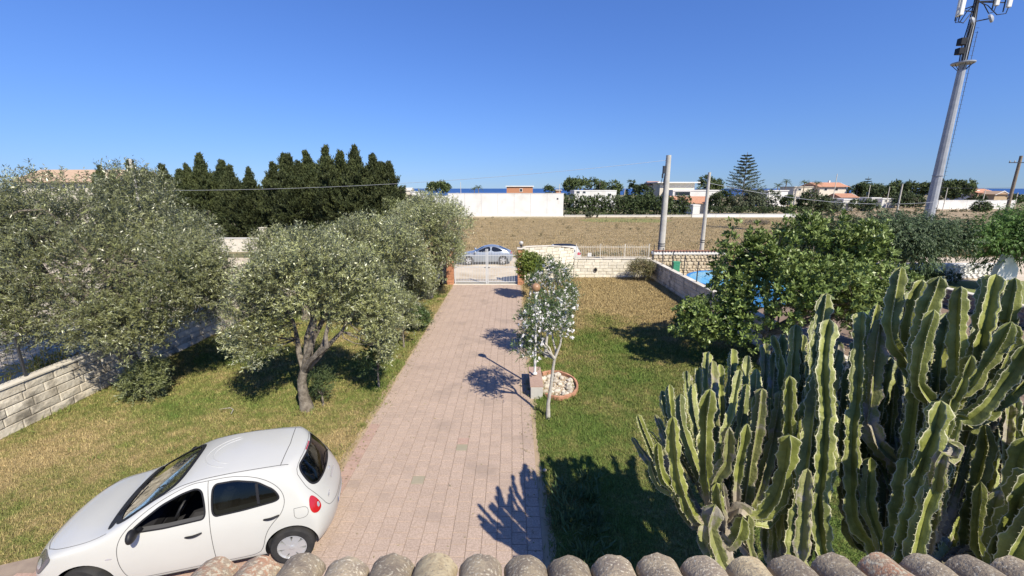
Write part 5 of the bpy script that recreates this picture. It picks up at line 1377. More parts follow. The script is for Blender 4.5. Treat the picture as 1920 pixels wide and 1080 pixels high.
def simple_car(label, loc, rz, P, paint, glassm, side, ws, rg, roofm=None, wheels=(.85, 3.5), wr=.32, hub=m_hub, tlamp=None, hl=None, spokes=5, extra=None):
    t = thing("parked_car", label, "car", loc, rz)
    bm = car_body(P, 60, 18, 20, 4); pj = Proj(bm); me = bpy.data.meshes.new("body"); bm.to_mesh(me); bm.free(); me.materials.append(paint)
    body = link(bpy.data.objects.new("body", me)); cut = []
    for wx in wheels:
        for sg in (-1, 1): cut.append(MB().lathe([(wr * 1.13, -.25), (wr * 1.13, .25)], 28, (wx, sg * .82, wr), Matrix.Rotation(R(90), 3, 'X')).build("cut", m_black))
    apply_cut(body, cut); body.parent = t
    for sg in (-1, 1):
        for poly in side: pj.patch(poly, 'side', .005, 4, sg).build("side_window", glassm, t, smooth=True, fixn=False)
        if tlamp: pj.patch(tlamp, 'side', .007, 4, sg).build("tail_light", m_redlens, t, smooth=True, fixn=False)
        if hl: pj.patch(hl, 'side', .007, 4, sg).build("headlight", m_lampchrome, t, smooth=True, fixn=False)
        for wx in wheels: wheel(t, wx, sg * .76, wr, .2, sg, spokes)
        b = MB(); b.sphere((1.35, sg * .95, .98), .1, 10, 6); b.build("mirror", paint, t, smooth=True)
        x_ = extra or 2.55
        pj.line([(x_, 1.30), (x_ + .02, .7), (x_ - .05, .30)], 'side', .012, .003, sg).build("door_gap", m_gap, t, fixn=False)
        pj.line([(1.25, .95), (1.2, .6), (1.3, .30)], 'side', .012, .003, sg).build("door_gap", m_gap, t, fixn=False)
    pj.patch(ws, 'top', .005, 5, -1).build("windscreen", glassm, t, smooth=True, fixn=False)
    pj.patch(rg, 'top' if rg[0][0] > 2 else 'rear', .005, 5, -1).build("rear_window", glassm, t, smooth=True, fixn=False)
    if roofm: pj.patch(roofm, 'top', .006, 5, -1).build("black_roof", m_black, t, smooth=True, fixn=False)
    MB().box((2.1, 0, .3), (3.6, 1.35, .16)).build("underbody", m_cabin, t)
    return t
PC = dict(ztop=[(-.1,.58),(.0,.62),(.15,.72),(.6,.84),(1.15,.93),(1.4,1.03),(1.8,1.24),(2.1,1.36),(2.5,1.42),(2.9,1.40),(3.3,1.30),(3.7,1.14),(3.95,1.02),(4.2,.96)],
 xr=[(.2,4.12),(.4,4.2),(.6,4.22),(.8,4.18),(.95,4.10),(1.05,3.95),(1.2,3.6)], xf=[(.2,.1),(.35,.02),(.5,0),(.62,.05),(.75,.2)],
 plan=[(0,.74),(.3,.83),(.8,.87),(3.4,.87),(4.2,.76)], sect=[(.2,.95),(.4,.99),(.7,1.0),(.88,.96),(1.0,.90),(1.2,.80),(1.42,.66)], crown=.06)
simple_car("silver-blue three-door coupe parked on the sandy road beyond the gate", (-4.15, 31.9, 0), R(4), PC, m_silver, g_dark,
           [[(1.45,.965),(1.85,1.20),(2.2,1.31),(2.5,1.34),(2.5,.96)], [(2.58,.96),(2.58,1.34),(2.9,1.31),(3.35,1.13),(3.45,1.02)]],
           [(1.32,0),(1.4,.5),(1.5,.62),(1.95,.5),(2.05,0),(1.95,-.5),(1.5,-.62),(1.4,-.5)], [(3.15,0),(3.2,.45),(3.75,.5),(3.85,0),(3.75,-.5),(3.2,-.45)],
           tlamp=[(3.98,.80),(4.02,.95),(4.10,.95),(4.16,.80)], hl=[(.12,.62),(.5,.76),(.42,.80),(.18,.72)], wheels=(.85, 3.42), wr=.33)
PS = dict(ztop=[(-.1,.66),(.0,.70),(.15,.84),(.6,.95),(1.1,1.02),(1.35,1.15),(1.7,1.42),(2.0,1.56),(2.6,1.60),(3.3,1.57),(3.7,1.50),(4.0,1.45)],
 xr=[(.2,3.95),(.4,4.02),(.6,4.03),(.9,3.98),(1.1,3.92),(1.3,3.82),(1.5,3.68),(1.6,3.6)], xf=[(.2,.1),(.35,.02),(.5,0),(.7,.05),(.85,.2)],
 plan=[(0,.78),(.3,.85),(.8,.88),(3.4,.88),(4.1,.80)], sect=[(.2,.95),(.4,.99),(.8,1.0),(1.0,.96),(1.1,.93),(1.3,.86),(1.6,.74)], crown=.06)
simple_car("white car with a black roof, mostly hidden behind the curving block wall", (1.12, 31.0, 0), R(2), PS, m_carwhite, g_dark,
           [[(1.4,1.06),(1.8,1.36),(2.3,1.47),(2.3,1.08)], [(2.4,1.08),(2.4,1.48),(3.2,1.45),(3.45,1.2),(3.4,1.1)]],
           [(1.3,0),(1.4,.5),(1.5,.62),(1.85,.55),(1.9,0),(1.85,-.55),(1.5,-.62),(1.4,-.5)], [(0,1.12),(.55,1.12),(.5,1.45),(-.5,1.45),(-.55,1.12)],
           roofm=[(1.98,0),(2.0,.55),(2.3,.6),(3.4,.58),(3.6,.4),(3.62,0),(3.6,-.4),(3.4,-.58),(2.3,-.6),(2.0,-.55)],
           tlamp=[(3.55,.92),(3.62,1.10),(3.82,1.05),(3.92,.95),(3.8,.88)], wheels=(.8, 3.3), wr=.32)
# ------------------------------------------------------------------ phone mast
MD = 45.0
axx = at(1783, 220, MD).x
t = thing("phone_mast", "tall tapering galvanised phone mast with antenna panels at the top right", "mast", (axx, MD, 0))
def zt(y): return at(1783, y, MD).z
Zp, Zr = zt(119), zt(-60)
MB().lathe([(.50, 0), (.46, zt(402)), (.31, Zp)], 12).build("lower_shaft", m_steel, t)
MB().lathe([(.25, Zp), (.23, zt(60)), (.15, zt(30)), (.13, Zr)], 12).build("upper_shaft", m_steel, t)
b = MB().lathe([(.85, Zp - .06), (.90, Zp), (.90, Zp + .09), (.85, Zp + .1)], 24); b.build("platform", m_steel, t)
for i in range(6):
    a = 2 * math.pi * i / 6; MB().tube([(.8 * math.cos(a), .8 * math.sin(a), Zp - .03), (.3 * math.cos(a), .3 * math.sin(a), Zp - .6)], .03, 5).build("bracket", m_steel_d, t)
MB().lathe([(.40, zt(330)), (.48, zt(330) + .01), (.48, zt(330) + .06), (.40, zt(330) + .07)], 12).build("flange", m_steel, t)
MB().box((.50, -.2, (1 + zt(60)) / 2), (.03, .03, zt(60) - 1)).build("ladder_rail", m_steel_d, t)
rg_ = MB().box((0, 0, 0), (.30, .02, .02)).build("ladder_rung", m_steel_d, t); rg_.location = (.60, -.2, 4.5)
z = 4.9
while z < zt(50): inst(rg_, "ladder_rung", t, (.62 - .22 * (z / 25), -.2, z)); z += .4
for (y, hh) in ((79, 1.2), (97, 1.1)):
    MB().box((-.68, -.1, zt(y)), (.6, .5, hh * .52)).box((-.3, -.1, zt(y)), (.3, .15, .15)).build("radio_unit", m_black, t, bevel=.04)
b = MB()
for k, (x, y) in enumerate(((-.42, 0), (-.38, -.25), (-.3, -.4), (-.15, -.46))):
    b.tube([(x, y, Zp + .2), (x * 1.15, y * 1.1, zt(80)), (x * .8, y, zt(50)), (x * .6, y * .6, zt(10)), (x * .6, y * .6, Zr)], .05, 6)
b.build("cable_bundle", m_black, t)
for (xx, yy, z0) in ((-1.75, -.5, zt(33)), (1.55, -.35, zt(14)), (3.0, -.1, zt(15)), (-.1, 1.5, zt(20))):
    p = MB().box((xx, yy, z0 + 1.25), (.42, .22, 2.5)).build("antenna_panel", m_white, t, bevel=.05)
    MB().tube([(xx * .93, yy + .2, z0 - .3), (xx * .93, yy + .2, z0 + 2.8)], .05, 8).build("mounting_pipe", m_steel_d, p)
    MB().tube([(xx, yy, z0), (xx - .1, yy, z0 - .5), (xx * .7, yy * .8, z0 - .6), (xx * .35, yy * .5, z0 + .2), (0, 0, z0 + .6)], .04, 6).build("cable_loop", m_black, p)
    for dz in (.5, 2.2): MB().tube([(xx * .93, yy + .2, z0 + dz), (0, 0, z0 + dz)], .05, 6).build("arm", m_steel_d, p)
for (xx, zz, rr_) in ((-.65, zt(43), .34), (1.05, zt(39), .38)):
    d = MB().lathe([(rr_, -.16), (rr_, .0), (rr_ * .6, .10), (.02, .14)], 24, (xx, -.7, zz), Matrix.Rotation(R(35), 3, 'Z') @ Matrix.Rotation(R(70), 3, 'X')).build("dish", m_steel, t, smooth=True)
    MB().tube([(xx, -.6, zz), (0, 0, zz - .1)], .05, 6).build("arm", m_steel_d, d)

# ------------------------------------------------------------------ poles and cables
def pole(label, px, ytop, D, r0, r1_, m=m_concrete, cross=None, fittings=0, cat="utility pole", px_y=None, group=None):
    top = at(px, ytop, D); t = thing("utility_pole", label, cat, (top.x, D, 0), 0, group)
    MB().tube([(0, 0, -.1), (0, 0, top.z * .5), (0, 0, top.z)], [r0, (r0 + r1_) / 2, r1_], 14).build("shaft", m, t, smooth=True)
    if cross:
        for dz, w_ in cross:
            MB().box((0, -.1, top.z - dz), (w_, .08, .09)).build("crossarm", m_steel_d if m is m_wood else m_concrete, t)
            for s_ in (-1, -.55, .55, 1): MB().lathe([(.03, 0), (.06, .05), (.04, .1), (.06, .14), (.03, .18)], 8, (s_ * (w_ / 2 - .06), -.1, top.z - dz + .04)).build("insulator", m_stone, t)
    if fittings:
        MB().box((-.26, -.05, top.z - .95), (.16, .2, .5)).box((-.33, -.05, top.z - 1.35), (.1, .12, .3)).build("switch_box", m_steel_d, t, bevel=.02)
        MB().tube([(.02, -.1, top.z - .75), (-.4, -.12, top.z - .72)], .02, 6).build("bracket", m_steel_d, t)
        MB().tube([(-.3, -.08, top.z - 1.2), (-.42, -.1, top.z - 1.9), (-.28, -.1, top.z - 2.0), (-.2, -.1, top.z - 1.2)], .02, 6).build("cable_loop", m_black, t)
        MB().tube([(-.24, -.1, 0), (-.2, -.1, top.z - 1.3)], .03, 6).build("conduit", m_steel_d, t)
    for z in (1.6, 1.75): MB().lathe([(r0 * 1.0, z), (r0 * 1.0, z + .05)], 14).build("band", m_steel_d, t)
    return top
pA = pole("thick concrete pole with switch gear near its top, nearer the stone wall's left end", 1254, 291, 30, .26, .17, fittings=1)
pB = pole("slimmer pale concrete pole to the right of the thick one", 1330.5, 323, 32, .17, .10)
pL = pole("thin leaning-looking grey pole among the left cypresses behind the largest olive", 243.5, 298, 31, .12, .09)
pR = pole("dark wooden pole with a crossarm at the far right edge", 1915, 292, 50, .19, .14, m_wood, cross=((.75, 2.6),))
pC = pole("thin pale pole leaning in the scrubland left of the phone mast", 1692.5, 345, 78, .16, .11)
for (px, y, D, lab) in ((1570, 326, 110, "thin pale pole before the terracotta-roofed house right of centre"), (1632, 347, 112, "short pale pole by the low white buildings left of the mast"),
                        (1668.5, 350, 114, "second short pale pole, just right of the low white buildings"), (1777, 352, 112, "thin pole right of the mast before the dark pines"),
                        (1848, 356, 110, "thin pole before the peach house at the right"), (1909, 361, 106, "short pole at the far right beyond the wooden pole"),
                        (863.5, 341, 150, "thin white street light pole over the left end of the white wall"), (1172, 352, 118, "thin pole rising above the dark hedge"),
                        (1049, 345, 140, "thin pole beside the right end of the white wall")):
    pole(lab, px, y, D, .11, .07, m_coping, cat="pole")
def cable(label, pts, r_=.011, m=None):
    o = MB().tube(pts, r_, 5).build("cable", m or m_steel, None, smooth=True); tag(o, label, "cable"); return o
def sagline(a, b, sag, n=16):
    a, b = Vector(a), Vector(b); return [a.lerp(b, i / n) - Vector((0, 0, sag * 4 * (i / n) * (1 - i / n))) for i in range(n + 1)]
cL = (pL.x, 31, at(248, 357, 31).z)
cable("long pale cable crossing in front of the cypresses up to the thick concrete pole", sagline(cL, (pA.x, 30, at(1254, 300, 30).z), .55))
cable("sagging pale cable from the slim concrete pole across to the phone mast", sagline((pB.x, 32, at(1331, 343, 32).z), (axx - .3, MD - 1, at(1735, 378, MD - 1).z), .75), .016, m_steel)
cable("pale cable running right from the phone mast to the dark wooden pole", sagline((axx + .5, MD - 1, at(1752, 378, MD - 1).z), (pR.x, 50, at(1893, 374, 50).z), .1), .014, m_steel)
cable("fine dark cable high between the mast and the right-hand wooden pole", sagline((axx + .5, MD, at(1760, 352, MD).z), (pR.x, 50, at(1905, 352, 50).z), .05), .014, m_steel_d)

# ------------------------------------------------------------------ far buildings
def bx(px0, px1, y0, y1, D, dep):
    a, b = at(px0, y1, D), at(px1, y0, D); return a.x, b.x, a.z, b.z
def house(label, px0, px1, ytop, D, dep, wall, name="house", cat="house", roof=None, yr=None, over=.3, wins=(), flat=None, ridge='x', chim=0, group=None, zb=-.8):
    x0, x1 = at(px0, ytop, D).x, at(px1, ytop, D).x; zt_ = at((px0 + px1) / 2, ytop, D).z; w_ = x1 - x0
    t = thing(name, label, cat, ((x0 + x1) / 2, D + dep / 2, 0), 0, group)
    MB().box((0, 0, (zt_ + zb) / 2), (w_, dep, zt_ - zb)).build("wall", wall, t)
    if flat: MB().box((0, 0, zt_ + .12), (w_ + 2 * over, dep + 2 * over, .28)).build("roof_slab", flat, t)
    if roof:
        zr = at((px0 + px1) / 2, yr, D + dep / 2).z; e = over
        if ridge == 'x':
            rf = MB().prism([(-dep/2 - e, zt_ - .05), (dep/2 + e, zt_ - .05), (0, zr)], -w_/2 - e, w_/2 + e, 'x').build("roof", roof, t)
            MB().prism([(-dep/2 - e - .05, zt_ - .2), (-dep/2 - e + .1, zt_ - .2), (0, zr - .05), (dep/2 + e - .1, zt_ - .2), (dep/2 + e + .05, zt_ - .2), (0, zr + .12)], w_/2 + e, w_/2 + e + .12, 'x').build("bargeboard", m_white, t)
        else:
            rf = MB().prism([(-w_/2 - e, zt_ - .05), (w_/2 + e, zt_ - .05), (0, zr)], -dep/2 - e, dep/2 + e, 'y').build("roof", roof, t)
            MB().prism([(-w_/2 - e - .1, zt_ - .25), (-w_/2 - e + .15, zt_ - .25), (0, zr - .12), (w_/2 + e - .15, zt_ - .25), (w_/2 + e + .1, zt_ - .25), (0, zr + .12)], -dep/2 - e - .12, -dep/2 - e, 'y').build("bargeboard", m_white, t)
        for i in range(chim): MB().box((w_ * .2, 0, zr + .2), (.5, .5, .9)).build("chimney", m_white, rf)
    for (a, b_, c, d) in wins:
        xa, xb, za, zb_ = (at(a, c, D).x - (x0 + x1) / 2, at(b_, c, D).x - (x0 + x1) / 2, at(a, d, D).z, at(a, c, D).z)
        fr = MB().box(((xa + xb) / 2, -dep/2 - .01, (za + zb_) / 2), (xb - xa + .2, .10, zb_ - za + .2)).build("window", m_white, t)
        MB().box(((xa + xb) / 2, -dep/2 - .045, (za + zb_) / 2), (xb - xa, .06, zb_ - za)).build("pane", m_window, fr)
    return t
house("large house with a broad tan tiled roof behind the left trees", 30, 205, 341, 66, 9, m_cream, roof=m_tanroof, yr=318, over=.7, wins=((70, 90, 345, 356), (120, 140, 345, 356)))
house("gabled end wing of the tan-roofed house, beside the small cypress", 196, 226, 345, 70, 8, m_cream, roof=m_tanroof, yr=320, ridge='y', over=.6)
# the large white wall in the field
x0, x1, z1 = at(840, 363, 86).x, at(1057, 363, 86).x, at(950, 363, 86).z
t = thing("concrete_wall", "tall blank white-painted concrete wall standing across the dry field", "wall", (x0, 86, 0)); n = 7; pw = (x1 - x0) / n
for i in range(n):
    MB().box(((i + .5) * pw, .15, z1 / 2), (pw - .03, .3, z1)).build("wall_panel", m_white, t)
MB().box(((x1 - x0) / 2, .16, z1 / 2 - .05), (x1 - x0 - .02, .2, z1 - .1)).build("core", m_mortar, t)
MB().box(((x1 - x0) / 2, .15, z1 + .05), (x1 - x0 + .1, .4, .1)).build("coping", m_white, t)
MB().box(((x1 - x0) / 2, -.05, .12), (x1 - x0 + .3, .5, .3)).build("plinth", m_coping, t)
MB().box((x1 - x0 - 1.2, .0, z1 - 1.0), (.3, .1, .3)).build("vent", m_steel_d, t)
t = thing("concrete_wall", "white side return of the tall field wall at its left end", "wall", (x0 + .2, 86.4, 0))
MB().box((0, 7, z1 / 2), (.3, 14, z1 - .02)).build("wall_panel", m_white, t)
def lowwall(label, px0, px1, ytop, D, dy=0, m=None, zb=-.6):
    a, b = at(px0, ytop, D), at(px1, ytop, D + dy); L = (b - a).xy.length; t = thing("garden_wall", label, "wall", (a.x, a.y, 0), math.atan2(b.y - a.y, b.x - a.x))
    n = max(1, int(L / 4)); h = (a.z + b.z) / 2
    for i in range(n): MB().box(((i + .5) * L / n, 0, (h + zb) / 2), (L / n - .04, .28, h - zb)).build("wall_panel", m or m_coping, t)
    MB().box((L / 2, 0, h + .03), (L, .36, .06)).build("coping", m_white, t)
    return t
lowwall("low cream wall edging the field below the dark hedge", 1058, 1296, 403.5, 86)
lowwall("low white wall continuing to the right past the concrete poles", 1297, 1522, 401.5, 85, 0, m_white)
lowwall("long white boundary wall beyond the scrubland, right of the phone mast", 1752, 1905, 375.5, 118, 0, m_white)
lowwall("low white wall in front of the umbrella pine left of the white wall", 795, 842, 367, 150, 0, m_white)
lowwall("low pale wall at the foot of the cypresses behind the left olives", 380, 640, 447, 38.2)
t = thing("gate_pillar", "weathered pale stone pillar below the cypresses on the left", "pillar", (at(493, 430, 37.5).x, 37.5, 0))
hz = at(493, 428, 37.5).z; MB().box((0, 0, hz / 2), (.42, .42, hz)).build("shaft", m_coping, t, bevel=.02); MB().box((0, 0, hz + .04), (.52, .52, .08)).build("cap", m_coping, t)
house("unfinished orange brick house with a white roof slab above the white wall", 950, 999, 350, 125, 8, m_brick, flat=m_white, over=.3, wins=((975, 979, 354, 359),))
house("small reddish hut right of the unfinished brick house", 1043, 1052, 357, 150, 5, m_terra, flat=m_coping)
house("long white flat-roofed building above the middle of the dark hedge", 1077, 1156, 358.5, 112, 8, m_white, flat=m_white, over=.05, wins=((1081, 1087, 358.5, 362), (1093, 1098, 358.5, 362), (1140, 1146, 363, 367)))
house("cream upper storey of the modern villa with an overhanging white roof", 1238, 1303, 343, 112, 9, m_cream, flat=m_white, over=1.0, wins=((1246, 1252, 349, 355),), name="villa", cat="villa")
house("white lower wing of the villa with a shaded terrace opening", 1262, 1352, 358, 106, 6, m_white, flat=m_white, over=.1, wins=((1266, 1294, 359.5, 366.5),), name="villa", cat="villa")  # shade of the terrace opening painted as one wide dark window pane
house("small terracotta-roofed house left of the villa, by the dark trees", 1222, 1240, 347, 118, 7, m_white, roof=m_terra, yr=340, over=.4)
house("low house with a terracotta tiled roof in front of the villa's terrace", 1292, 1334, 381, 98, 6, m_cream, roof=m_terra, yr=368, over=.4)
house("terracotta porch roof below the villa's shaded terrace", 1262, 1292, 374, 101, 4, m_cream, roof=m_terra, yr=367.5, over=.3)
house("white shed beside the end of the dark hedge", 1300, 1313, 386, 95, 3, m_white, flat=m_white, over=.05)
house("far gabled house with terracotta roof and cream front right of the palms", 1538, 1588, 350, 150, 10, m_cream, roof=m_terra, yr=342, over=.7, wins=((1546, 1551, 353, 357), (1566, 1571, 353, 357)), chim=1)
house("low flat cream wing beside the far gabled house", 1489, 1530, 351, 152, 8, m_cream, flat=m_coping, over=.2, wins=((1497, 1502, 354, 357),))
house("low house with a faded terracotta roof before the far gabled house", 1578, 1608, 370, 125, 6, m_white, roof=m_terra, yr=362.5, over=.4)
house("low white flat building left of the thin pole in the scrubland", 1655, 1681, 373.5, 128, 5, m_white, flat=m_white, over=.1, wins=((1660, 1664, 375, 378),))
house("tiny white building at the left end of the scrubland houses", 1635, 1652, 372, 130, 5, m_white, flat=m_white, over=.1)
house("low white house under shrubs left of the scrubland", 1582, 1602, 375, 110, 5, m_white, flat=m_white, over=.1)
house("peach house with a terracotta roof at the right beyond the white boundary wall", 1834, 1868, 361, 140, 9, mat("peach_render", (.62,.40,.28), (.68,.47,.34), 1, .9), roof=m_terra, yr=354, over=.5, wins=((1840, 1844, 364, 368), (1853, 1857, 364, 368)))
house("brown gabled house right of the peach house", 1866, 1890, 364, 136, 9, mat("tan_render", (.42,.32,.20), (.48,.37,.24), 1, .9), roof=m_tanroof, yr=358, ridge='y', over=.5)
house("white block house left of the peach house at the right", 1820, 1836, 358, 142, 8, m_white, flat=m_white, over=.1)
house("pale low house on the horizon left of the umbrella pine", 738, 768, 357, 190, 8, m_cream, roof=m_cream, yr=352, over=.4)
house("long low white house on the horizon between cypress and pine", 770, 790, 360, 185, 6, m_white, flat=m_white, over=.2)
house("pale house just past the araucaria behind the olive-green shrubs", 1440, 1478, 358, 135, 7, m_white, flat=m_white, over=.2, wins=((1450, 1455, 361, 364),))

# ------------------------------------------------------------------ far trees
def ftree(label, px, ytop, D, wpx, m, seed, name="pine_tree", cat="tree", flat=False, low=.35, ns=420, ll=None, n=16, group=None, up=.4):
    g = np.random.default_rng(seed); top = at(px, ytop, D); H_ = top.z + .2; W_ = wpx * (D * CP) / FPX / 2
    ll = ll or D * .0042
    if flat: c, rad = (0, 0, H_ * .82), (W_, W_ * .8, H_ * .2)
    else: c, rad = (0, 0, H_ * (1 + low) / 2), (W_, W_ * .8, H_ * (1 - low) / 2)
    rc = (min(W_, H_) * .22, min(W_, H_) * .38)
    tree(name, label, (top.x, D, 0), [(0, 0, 0), (0, 0, H_ * .35), (0, 0, H_ * .6)], ell_clumps(c, rad, n, rc, g), ns, 8, ll, ll * .42, m, m_bark, seed, tr=.16, limbs=4, up=up, twigs=False,
         sl=(ll * .6, ll * 1.6), spread=.9, cat=cat, group=group)
far = [
 ("umbrella pine with a flat dark crown left of the white wall", 818, 347, 155, 58, m_pine, True, 700), ("tiny dark shrub above the white wall's right part", 1030, 350, 150, 20, m_dark, False, 200),
 ("broad umbrella pine above the left end of the dark hedge", 1090, 340, 128, 70, m_pine, True, 800), ("taller rounded pine just right of the umbrella pine", 1142, 336, 126, 50, m_pine, False, 600),
 ("dark rounded tree between the pine and the villa", 1186, 338, 120, 30, m_dark, False, 400), ("dark tree partly hiding the terracotta house left of the villa", 1211, 344, 112, 42, m_dark, False, 500),
 ("green pine rising behind the villa's right side", 1326, 331, 130, 62, m_pine, False, 700), ("round dark shrub at the villa's lower right corner", 1352, 357, 96, 44, m_dark, False, 550),
 ("wide olive-grey shrub under the araucaria", 1392, 354, 95, 60, m_grey, False, 700), ("second wide grey-green shrub right of the araucaria", 1436, 357, 95, 60, m_grey, False, 700),
 ("clipped dark cone shrub by the grey-green shrubs", 1480, 366, 92, 24, m_dark, False, 350), ("spreading dark shrub at the end of the low white wall", 1528, 358, 93, 74, m_dark, False, 800),
 ("dark shrub right at the end of the spreading one", 1560, 368, 93, 46, m_grey, False, 450),
 ("dark low tree left of the small araucaria", 1610, 343, 150, 34, m_dark, False, 400), ("rounded pine under the small araucaria", 1632, 343, 152, 50, m_pine, False, 500),
 ("dark low grove tree right of the small araucaria", 1660, 350, 140, 54, m_dark, False, 500), ("rounded pine above the two short poles", 1684, 341, 142, 40, m_pine, False, 450),
 ("wide pine left of the phone mast", 1722, 339, 140, 64, m_pine, False, 650), ("dark shrub mass at the foot of the pines left of the mast", 1700, 362, 125, 70, m_dark, False, 500),
 ("dark pine right behind the phone mast", 1768, 334, 134, 50, m_pine, False, 500), ("largest dark pine right of the phone mast", 1796, 334, 130, 64, m_pine, False, 800),
 ("dark shrub before the white house at the right", 1830, 366, 126, 34, m_dark, False, 300), ("dark low bush on the long white boundary wall", 1840, 378, 106, 34, m_dark, False, 300),
 ("small dark shrub at the far right horizon", 1905, 366, 140, 30, m_dark, False, 250), ("low dark bush below the low white buildings", 1622, 373, 108, 50, m_dark, False, 420),
 ("green bush covering the slope below the long low white house", 762, 363, 92, 66, m_scrub, False, 600), ("second green bush on the slope left of the white wall", 802, 372, 88, 56, m_scrub, False, 500),
 ("dark bush against the left end of the white wall", 838, 384, 84, 34, m_dark, False, 300), ("dark tree behind the tan-roofed house", 275, 318, 60, 50, m_cyp, False, 500),
]
for i, (lab, px, yt, D, wp, m, fl, ns) in enumerate(far):
    ftree(lab, px, yt, D, wp, m, 400 + i, flat=fl, low=.02 if m in (m_dark, m_grey, m_scrub) and D < 130 else .25, ns=ns, name="pine_tree" if m is m_pine else "shrub", cat="tree" if m in (m_pine, m_cyp) or "tree" in lab else "shrub")
# hedge
a, b = at(1062, 367, 89), at(1296, 369, 89); g = np.random.default_rng(9)
t = thing("hedge", "tall dark green hedge behind the low cream field wall", "hedge", ((a.x + b.x) / 2, 89.5, 0)); L_ = b.x - a.x
cl = [((x, g.uniform(-.8, .8), z), g.uniform(.6, .95)) for x in np.arange(-L_ / 2, L_ / 2, .55) for z in (.7, 2.0, a.z - 1.1 + g.uniform(-.35, .5))]
B, U, L = shoots(cl, 3400, g, .5, (.5, 1.1), (.2, .5)); leaves("foliage", B, U, L, 9, .38, .15, g, m_dark, t)
B, U, L = shoots([((x, 0, .5), .5) for x in np.arange(0, 21, .5)], 800, g, .5, (.5, 1.1), (.1, .3))
t = thing("hedge", "thin dark clipped hedge above the low white wall right of the poles", "hedge", (at(1330, 392, 87).x, 87, .9)); leaves("foliage", B, U, L, 7, .3, .12, g, m_dark, t)
# araucarias
def araucaria(label, px, ytop, D, wpx, seed, tiers=13):
    g = np.random.default_rng(seed); top = at(px, ytop, D); H_ = top.z; W_ = wpx * D * CP / FPX / 2
    t = thing("araucaria_tree", label, "tree", (top.x, D, 0)); MB().tube([(0, 0, 0), (0, 0, H_)], [.22, .05], 8).build("trunk", m_bark, t)
    B = []; U = []; L = []; br = MB()
    for k in range(tiers):
        f = k / tiers; z = H_ * (.34 + .64 * f); r_ = W_ * (1 - f) ** .75 + .25; nb_ = 7
        for i in range(nb_):
            a = 2 * math.pi * (i + .5 * (k % 2)) / nb_ + g.uniform(-.1, .1); rr_ = r_ * g.uniform(.8, 1.05)
            d = np.array([math.cos(a), math.sin(a), .12]); P0 = np.array([0, 0, z])
            br.tube([P0, P0 + d * rr_ * .6 - np.array([0, 0, .12 * rr_]), P0 + d * rr_], [.05, .04, .03], 4)
            for s_ in np.linspace(.3, 1, 5):
                p = P0 + d * rr_ * s_ - np.array([0, 0, .2 * rr_ * s_ * (1 - s_)])
                for q in (-1, 0, 1):
                    B.append(p); u = d + q * .8 * np.array([-d[1], d[0], 0]) * (1 if s_ < 1 else .6) + np.array([0, 0, .45]); U.append(u / np.linalg.norm(u)); L.append(.16 * rr_ + .12)
    br.build("branches", m_bark, t, fixn=False)
    leaves("foliage", np.array(B), np.array(U), np.array(L), 7, .26, .13, g, m_cyp, t, spread=.6)
araucaria("tall tiered araucaria standing above the villas right of the poles", 1402, 285, 105, 62, 5)
araucaria("tiny tiered araucaria on the horizon left of the phone mast", 1629, 331, 170, 18, 6, 7)
for i, (px, yt, D, lab) in enumerate(((1475, 338, 150, "tallest of the far palms left of the gabled house"), (1459, 346, 150, "shorter far palm at the left of the palm group"), (1509, 340, 150, "far palm standing over the flat cream wing"),
        (1532, 341, 148, "far palm right against the gabled house"), (897, 349, 170, "far palm above the white wall, taller of the two"), (889, 352, 170, "small far palm left of its taller neighbour above the white wall"),
        (1125, 338, 124, "palm head poking out of the pines above the hedge"))):
    top = at(px, yt, D); palm(lab, (top.x, D, 0), top.z - .6, .16, 18, 2.0, m_pine, 600 + i, leafl=.16, lwid=.03, nl=14)
# scrub clumps and field litter
def scatter(name, label, region, n, r_, m, seed, ll, k=6, ns=9):
    g = np.random.default_rng(seed); cl = []
    x0, x1, y0, y1 = region
    for i in range(n):
        x, y = g.uniform(x0, x1), g.uniform(y0, y1); cl.append(((x, y, .1), g.uniform(*r_)))
    B, U, L = shoots(cl, n * ns, g, .5, (.3, 1.0), (.1, .3), squash=.35); B[:, 2] = np.abs(B[:, 2])
    o = leaves(name, B, U, L, k, ll, ll * .35, g, m, None); tag(o, label, kind='stuff'); return o
scatter("scrub_patches", None, (60, 150, 62, 120), 260, (.3, 1.0), m_scrub, 71, .35)
scatter("scrub_patches", None, (-40, -14, 45, 84), 220, (.5, 1.3), m_scrub, 72, .32, ns=14)
scatter("roadside_weeds", None, (-16, 44, 35.2, 36.6), 150, (.1, .3), m_dry, 73, .16)
scatter("field_weeds", None, (-12, 50, 38, 84), 160, (.08, .2), m_scrub, 74, .14, ns=5)
g = np.random.default_rng(75); pt = gnd(1418, 421)
t = thing("brush_pile", "low pile of dry brushwood lying in the field at the right", "brushwood", (pt.x, pt.y, 0))
B, U, L = shoots([((x, 0, .15), .35) for x in np.linspace(-1.6, 1.6, 9)], 260, g, .2, (.2, 1), (.2, .6), squash=.5); B[:, 2] = abs(B[:, 2]); leaves("twigs", B, U, L, 4, .5, .04, g, m_bark, t)
pt = gnd(1105, 407); shrub("small leafy bush against the low cream field wall", (pt.x, pt.y - 1.5, 0), (0, 0, .5), (1.3, .6, .5), 8, (.3, .5), 150, .3, .1, m_grey, 76)
